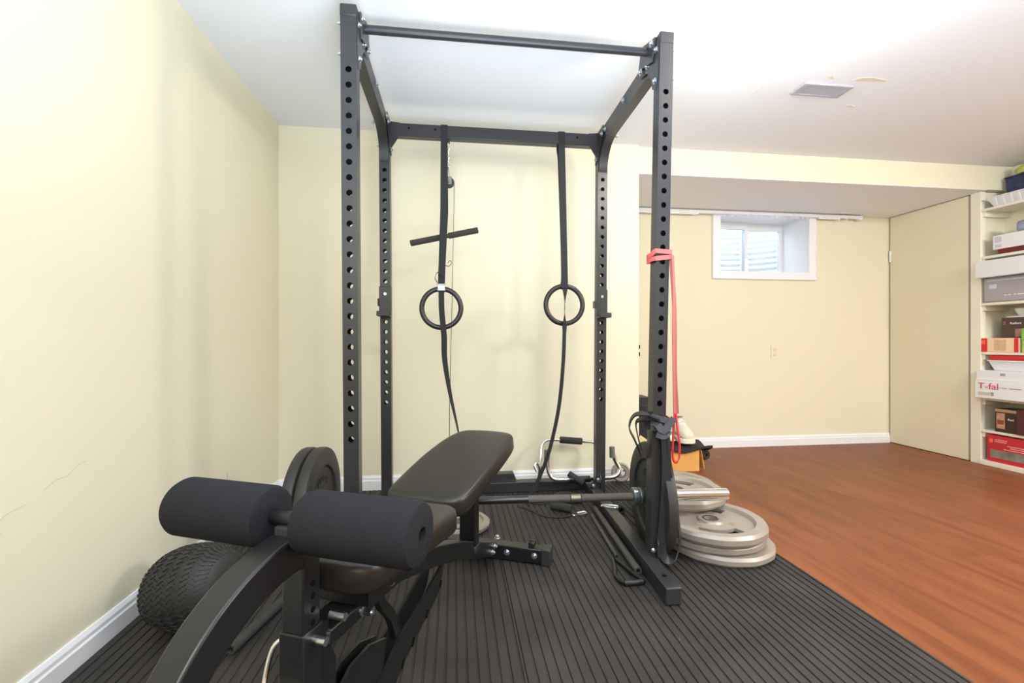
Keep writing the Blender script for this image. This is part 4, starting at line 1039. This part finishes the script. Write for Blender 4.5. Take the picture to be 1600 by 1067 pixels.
# top shelf: white basket with navy basket in it
z = SH['a']+e
def tub(name, label, yc, hl, x0, x1, z0, z1, mt, flare=.03, cat='basket', lip=.008, ribs=False, pname='basket_wall'):
    t = thing(name, label, cat, ((x0+x1)/2, yc, z0))
    m = mk(); 
    def ring(f, z_, ins=0): return [(x0+flare-f+ins, yc-hl+flare-f+ins, z_), (x1-flare+f-ins, yc-hl+flare-f+ins, z_), (x1-flare+f-ins, yc+hl-flare+f-ins, z_), (x0+flare-f+ins, yc+hl-flare+f-ins, z_)]
    rs = [ring(0, z0), ring(flare, z1-lip), ring(flare+.006, z1-lip), ring(flare+.006, z1), ring(flare, z1, .004), ring(0, z0+.005, .004)]
    V = [[m.bm.verts.new(p) for p in r_] for r_ in rs]
    for i in range(len(V)-1):
        for k in range(4): m.face((V[i][k], V[i][(k+1) % 4], V[i+1][(k+1) % 4], V[i+1][k]))
    m.face(V[0][::-1]); m.face(V[-1]); m.build(pname, mt, t, bevel=.002)
    if ribs:
        r_ = mk(); n = 12
        for k in range(n):
            y = yc-hl+.05+k*(2*hl-.1)/(n-1); r_.box(x0+flare*.5-.010, x0+flare*.5-.004, y-.006, y+.006, z0+.004, z1-lip, rot=(0, math.atan2(-flare, z1-z0), 0))
        r_.build('rib', mt, t, split=False)
    return t
tub('white_basket', 'white ribbed plastic basket at the front of the top shelf', 2.55, .30, XF+.002, XF+.11, z, z+.070, M_white, .025, ribs=True)
nb = tub('navy_basket', 'navy patterned fabric bin behind the white basket on top shelf', 2.53, .295, XF+.120, XR-.004, z, z+.215, mat('navy_pattern', (.035, .04, .10, 1), .8, vary=.9, vscale=30), .012, cat='bin', pname='fabric_body')
m = mk(); m.lathe([(0, 0), (.06, .0), (.065, .03), (.05, .055), (0, .065)], Matrix.Translation((3.965, 2.58, z+.222)) @ Matrix.Scale(3.2, 4, (0, 1, 0)) @ Matrix.Scale(.6, 4, (1, 0, 0)), 24, closed=False)
tag(m.build('green_bundle', mat('lime_fabric', rgb(200, 206, 110), .8, bump=1, bscale=60), loc=(3.975, 2.52, z+.16)), 'lime green fabric bundle poking out of the navy bin', 'fabric')
# second shelf
z = SH['b']+e
carton('flat_red_box', 'flat dark red box under the white box on the second shelf', 2.15, 2.79, z, z+.035, mat('maroon_card', rgb(110, 26, 30), .5), XF+.01, .2)
t = carton('white_box', 'flat white printed box lying on the dark red box', 2.12, 2.818, z+.036, z+.136, M_whitep, XF+.006, .205)
patch(t, 'printed_patch', mat('pale_print', (.60, .60, .72, 1), .6), 2.765, 2.806, z+.085, z+.125, XF+.006)
patch(t, 'printed_patch', MATS['pale_print'], 2.765, 2.806, z+.048, z+.070, XF+.006)
t = carton('patterned_pouch', 'blue and white patterned pouch on top of the white box', 2.36, 2.705, z+.137, z+.217, mat('blue_white_pattern', (.28, .33, .46, 1), .6, vary=.95, vscale=22), XF+.03, .12, cat='pouch', body='fabric', bev=.02)
# large white lid below shelf b, grey bag on shelf c
z = SH['c']+e
t = thing('grey_storage_bag', 'grey zipped storage bag under the long white box', 'storage bag', (3.92, 2.5, z))
m = mk(); m.box(XF+.0, XF+.20, 2.10, 2.876, z, z+.178); m.build('fabric_body', mat('grey_fabric', (.40, .38, .40, 1), .55, bump=.2, bscale=40, vary=.15, vscale=5), t, bevel=.012, seg=3)
m = mk().box(XF-.002, XF+.001, 2.12, 2.85, z+.150, z+.158); m.build('zip', mat('zip_blue', (.55, .62, .78, 1), .4), t)
patch(t, 'clear_window', mat('pale_blue_vinyl', (.60, .68, .82, 1), .25), 2.79, 2.835, z+.098, z+.128, XF)
for y_ in (2.745, 2.722, 2.690, 2.668, 2.650): patch(t, 'printed_mark', M_tx, y_-.016, y_, z+.042, z+.048, XF-.0008)
t = carton('long_white_box', 'long glossy white box jutting out above the grey bag', 2.05, 2.886, z+.1795, z+.298, M_white, XF-.052, .235)
# fourth shelf
z = SH['d']+e
t = carton('glassware_box', 'red and cream glassware carton at the front of the shelf', 2.66, 2.886, z, z+.100, mat('cream_card', rgb(244, 214, 180), .6), XF+.001, .085)
patch(t, 'red_end', mat('red_card', rgb(214, 44, 44), .5), 2.848, 2.8855, z+.001, z+.099, XF+.001)
patch(t, 'red_end', MATS['red_card'], 2.664, 2.688, z+.001, z+.099, XF+.001)
patch(t, 'picture', mat('beige_print', rgb(214, 182, 142), .6, vary=.3, vscale=40), 2.735, 2.805, z+.012, z+.088, XF+.001)
patch(t, 'emblem', mat('orange_print', rgb(250, 110, 80), .5), 2.861, 2.884, z+.055, z+.085, XF+.0)
t = carton('dark_brown_box', 'dark brown glass carton standing behind the red and cream carton', 2.68, 2.826, z, z+.245, mat('brown_card', rgb(82, 62, 54), .5), XF+.09, .11)
text('Radiant', 'printed_text', .022, M_tx, t, Matrix.Translation(-Vector(t['org'])) @ MY(XF+.0885, 2.775, z+.205))
patch(t, 'picture', mat('glass_print', rgb(170, 128, 112), .5, vary=.5, vscale=60), 2.70, 2.745, z+.11, z+.165, XF+.09)
patch(t, 'emblem', mat('copper_print', rgb(150, 92, 76), .5), 2.80, 2.818, z+.195, z+.22, XF+.09)
t = carton('teal_box', 'tall teal and white carton next to the dark brown box', 2.60, 2.672, z, z+.225, mat('teal_card', rgb(96, 140, 132), .5), XF+.09, .11)
patch(t, 'white_panel', M_whitep, 2.62, 2.650, z+.16, z+.22, XF+.09)
t = carton('green_box', 'bright green and white food carton at the front of shelf', 2.45, 2.645, z+.0005, z+.080, mat('lime_card', rgb(176, 214, 96), .5, vary=.5, vscale=25), XF+.001, .085)
t = carton('green_box', 'lime green carton stacked on another green carton', 2.46, 2.648, z+.081, z+.165, mat('green_card', rgb(130, 200, 80), .5, vary=.4, vscale=20), XF+.001, .085)
patch(t, 'white_panel', M_whitep, 2.60, 2.625, z+.10, z+.155, XF+.001)
mk_ = mk(); mk_.box(XF+.088, XF+.205, 2.45, 2.79, z+.246, z+.256); tag(mk_.build('white_tray', M_whitep, loc=(3.96, 2.6, z+.246), bevel=.002), 'thin white tray resting across the tall cartons', 'tray')
bw = mk().lathe([(0, .0), (.030, 0), (.048, .022), (.056, .050), (.053, .050), (.045, .024), (.028, .005), (0, .005)], Matrix.Translation((3.955, 2.715, z+.257)), 36, closed=False)
tag(bw.build('glass_bowl', mat('pale_glass', (.78, .84, .82, 1), .15), loc=(3.955, 2.715, z+.257)), 'pale glass bowl on the white tray under the shelf', 'bowl', 'bowls on the white tray')
bw = mk().lathe([(0, .0), (.030, 0), (.048, .022), (.056, .050), (.053, .050), (.045, .024), (.028, .005), (0, .005)], Matrix.Translation((3.955, 2.595, z+.257)), 36, closed=False)
tag(bw.build('glass_bowl', MATS['pale_glass'], loc=(3.955, 2.595, z+.257)), 'pale glass bowl at the right frame edge beside another bowl', 'bowl', 'bowls on the white tray')
# fifth shelf
z = SH['e']+e
t = carton('pan_box', 'white cookware carton with red lettering and small picture', 2.2, 2.886, z, z+.128, mat('white_gloss_card', (.86, .87, .90, 1), .35), XF-.052, .22)
text('T-fal', 'brand_text', .062, M_txr, t, Matrix.Translation(-Vector(t['org'])) @ MY(XF-.0535, 2.868, z+.085) @ Matrix.Scale(1.15, 4, (1, 0, 0)))
patch(t, 'printed_band', mat('tan_print', rgb(206, 198, 176), .6), 2.790, 2.866, z+.022, z+.044, XF-.052)
patch(t, 'printed_band', mat('grey_print', rgb(150, 160, 176), .6), 2.770, 2.787, z+.020, z+.046, XF-.052)
for y_, w_ in ((2.735, .006), (2.722, .03), (2.68, .07)): patch(t, 'printed_mark', M_txg, y_-w_, y_, z+.078, z+.084, XF-.052)
t = carton('white_carton', 'plain white carton with small grey mark on the cookware box', 2.2, 2.886, z+.129, z+.197, M_whitep, XF-.038, .205)
patch(t, 'grey_mark', MATS['grey_print'], 2.712, 2.742, z+.165, z+.182, XF-.038)
wt_ = tub('white_tub', 'white plastic tub with a red lid above the white carton', 2.55, .295, XF+.005, XF+.20, z+.198, z+.272, M_white, .022, 'tub', pname='tub_body')
lid = mk().box(XF+.003, XF+.2, 2.25, 2.838, z+.2725, z+.308).build('lid', mat('red_plastic', rgb(206, 30, 40), .35), wt_, bevel=.006); lid['label'] = 'red lid'
# sixth shelf
z = SH['f']+e
t = carton('tumbler_box', 'dark brown carton with a picture of glasses, beige top', 2.674, 2.802, z, z+.165, mat('espresso_card', rgb(62, 38, 32), .5), XF+.001, .15)
patch(t, 'picture', mat('glasses_print', rgb(196, 150, 124), .5, vary=.5, vscale=50), 2.742, 2.792, z+.025, z+.135, XF+.001)
patch(t, 'amber_print', mat('amber_print', rgb(150, 66, 44), .5), 2.748, 2.786, z+.055, z+.085, XF-.0002)
patch(t, 'beige_band', mat('beige_band', rgb(178, 158, 110), .6), 2.676, 2.800, z+.143, z+.163, XF+.001)
text('Red', 'printed_text', .022, M_tx, t, Matrix.Translation(-Vector(t['org'])) @ MY(XF-.0002, 2.725, z+.095))
t = carton('maroon_box', 'plain dark maroon carton at the right edge of the shelf', 2.46, 2.670, z, z+.172, mat('maroon_card2', rgb(86, 40, 38), .5), XF-.006, .16)
# bottom
z = .0355
t = carton('red_food_box', 'large red carton with pictures along its base, bottom shelf', 2.25, 2.850, z, z+.190, mat('crimson_card', rgb(200, 44, 56), .45), XF+.004, .19)
patch(t, 'picture', mat('food_print', rgb(140, 132, 120), .5, vary=.7, vscale=22), 2.26, 2.832, z+.030, z+.088, XF+.004)
patch(t, 'emblem', MATS['orange_print'], 2.815, 2.838, z+.135, z+.163, XF+.004)
for q, (yy, zz, ln) in enumerate(((2.805, .158, .075), (2.805, .145, .07), (2.73, .125, .15), (2.715, .112, .10), (2.75, .098, .16))): patch(t, 'printed_line', mat('pale_red_print', rgb(240, 190, 186), .5), yy-ln, yy, z+zz, z+zz+.0045, XF+.004)
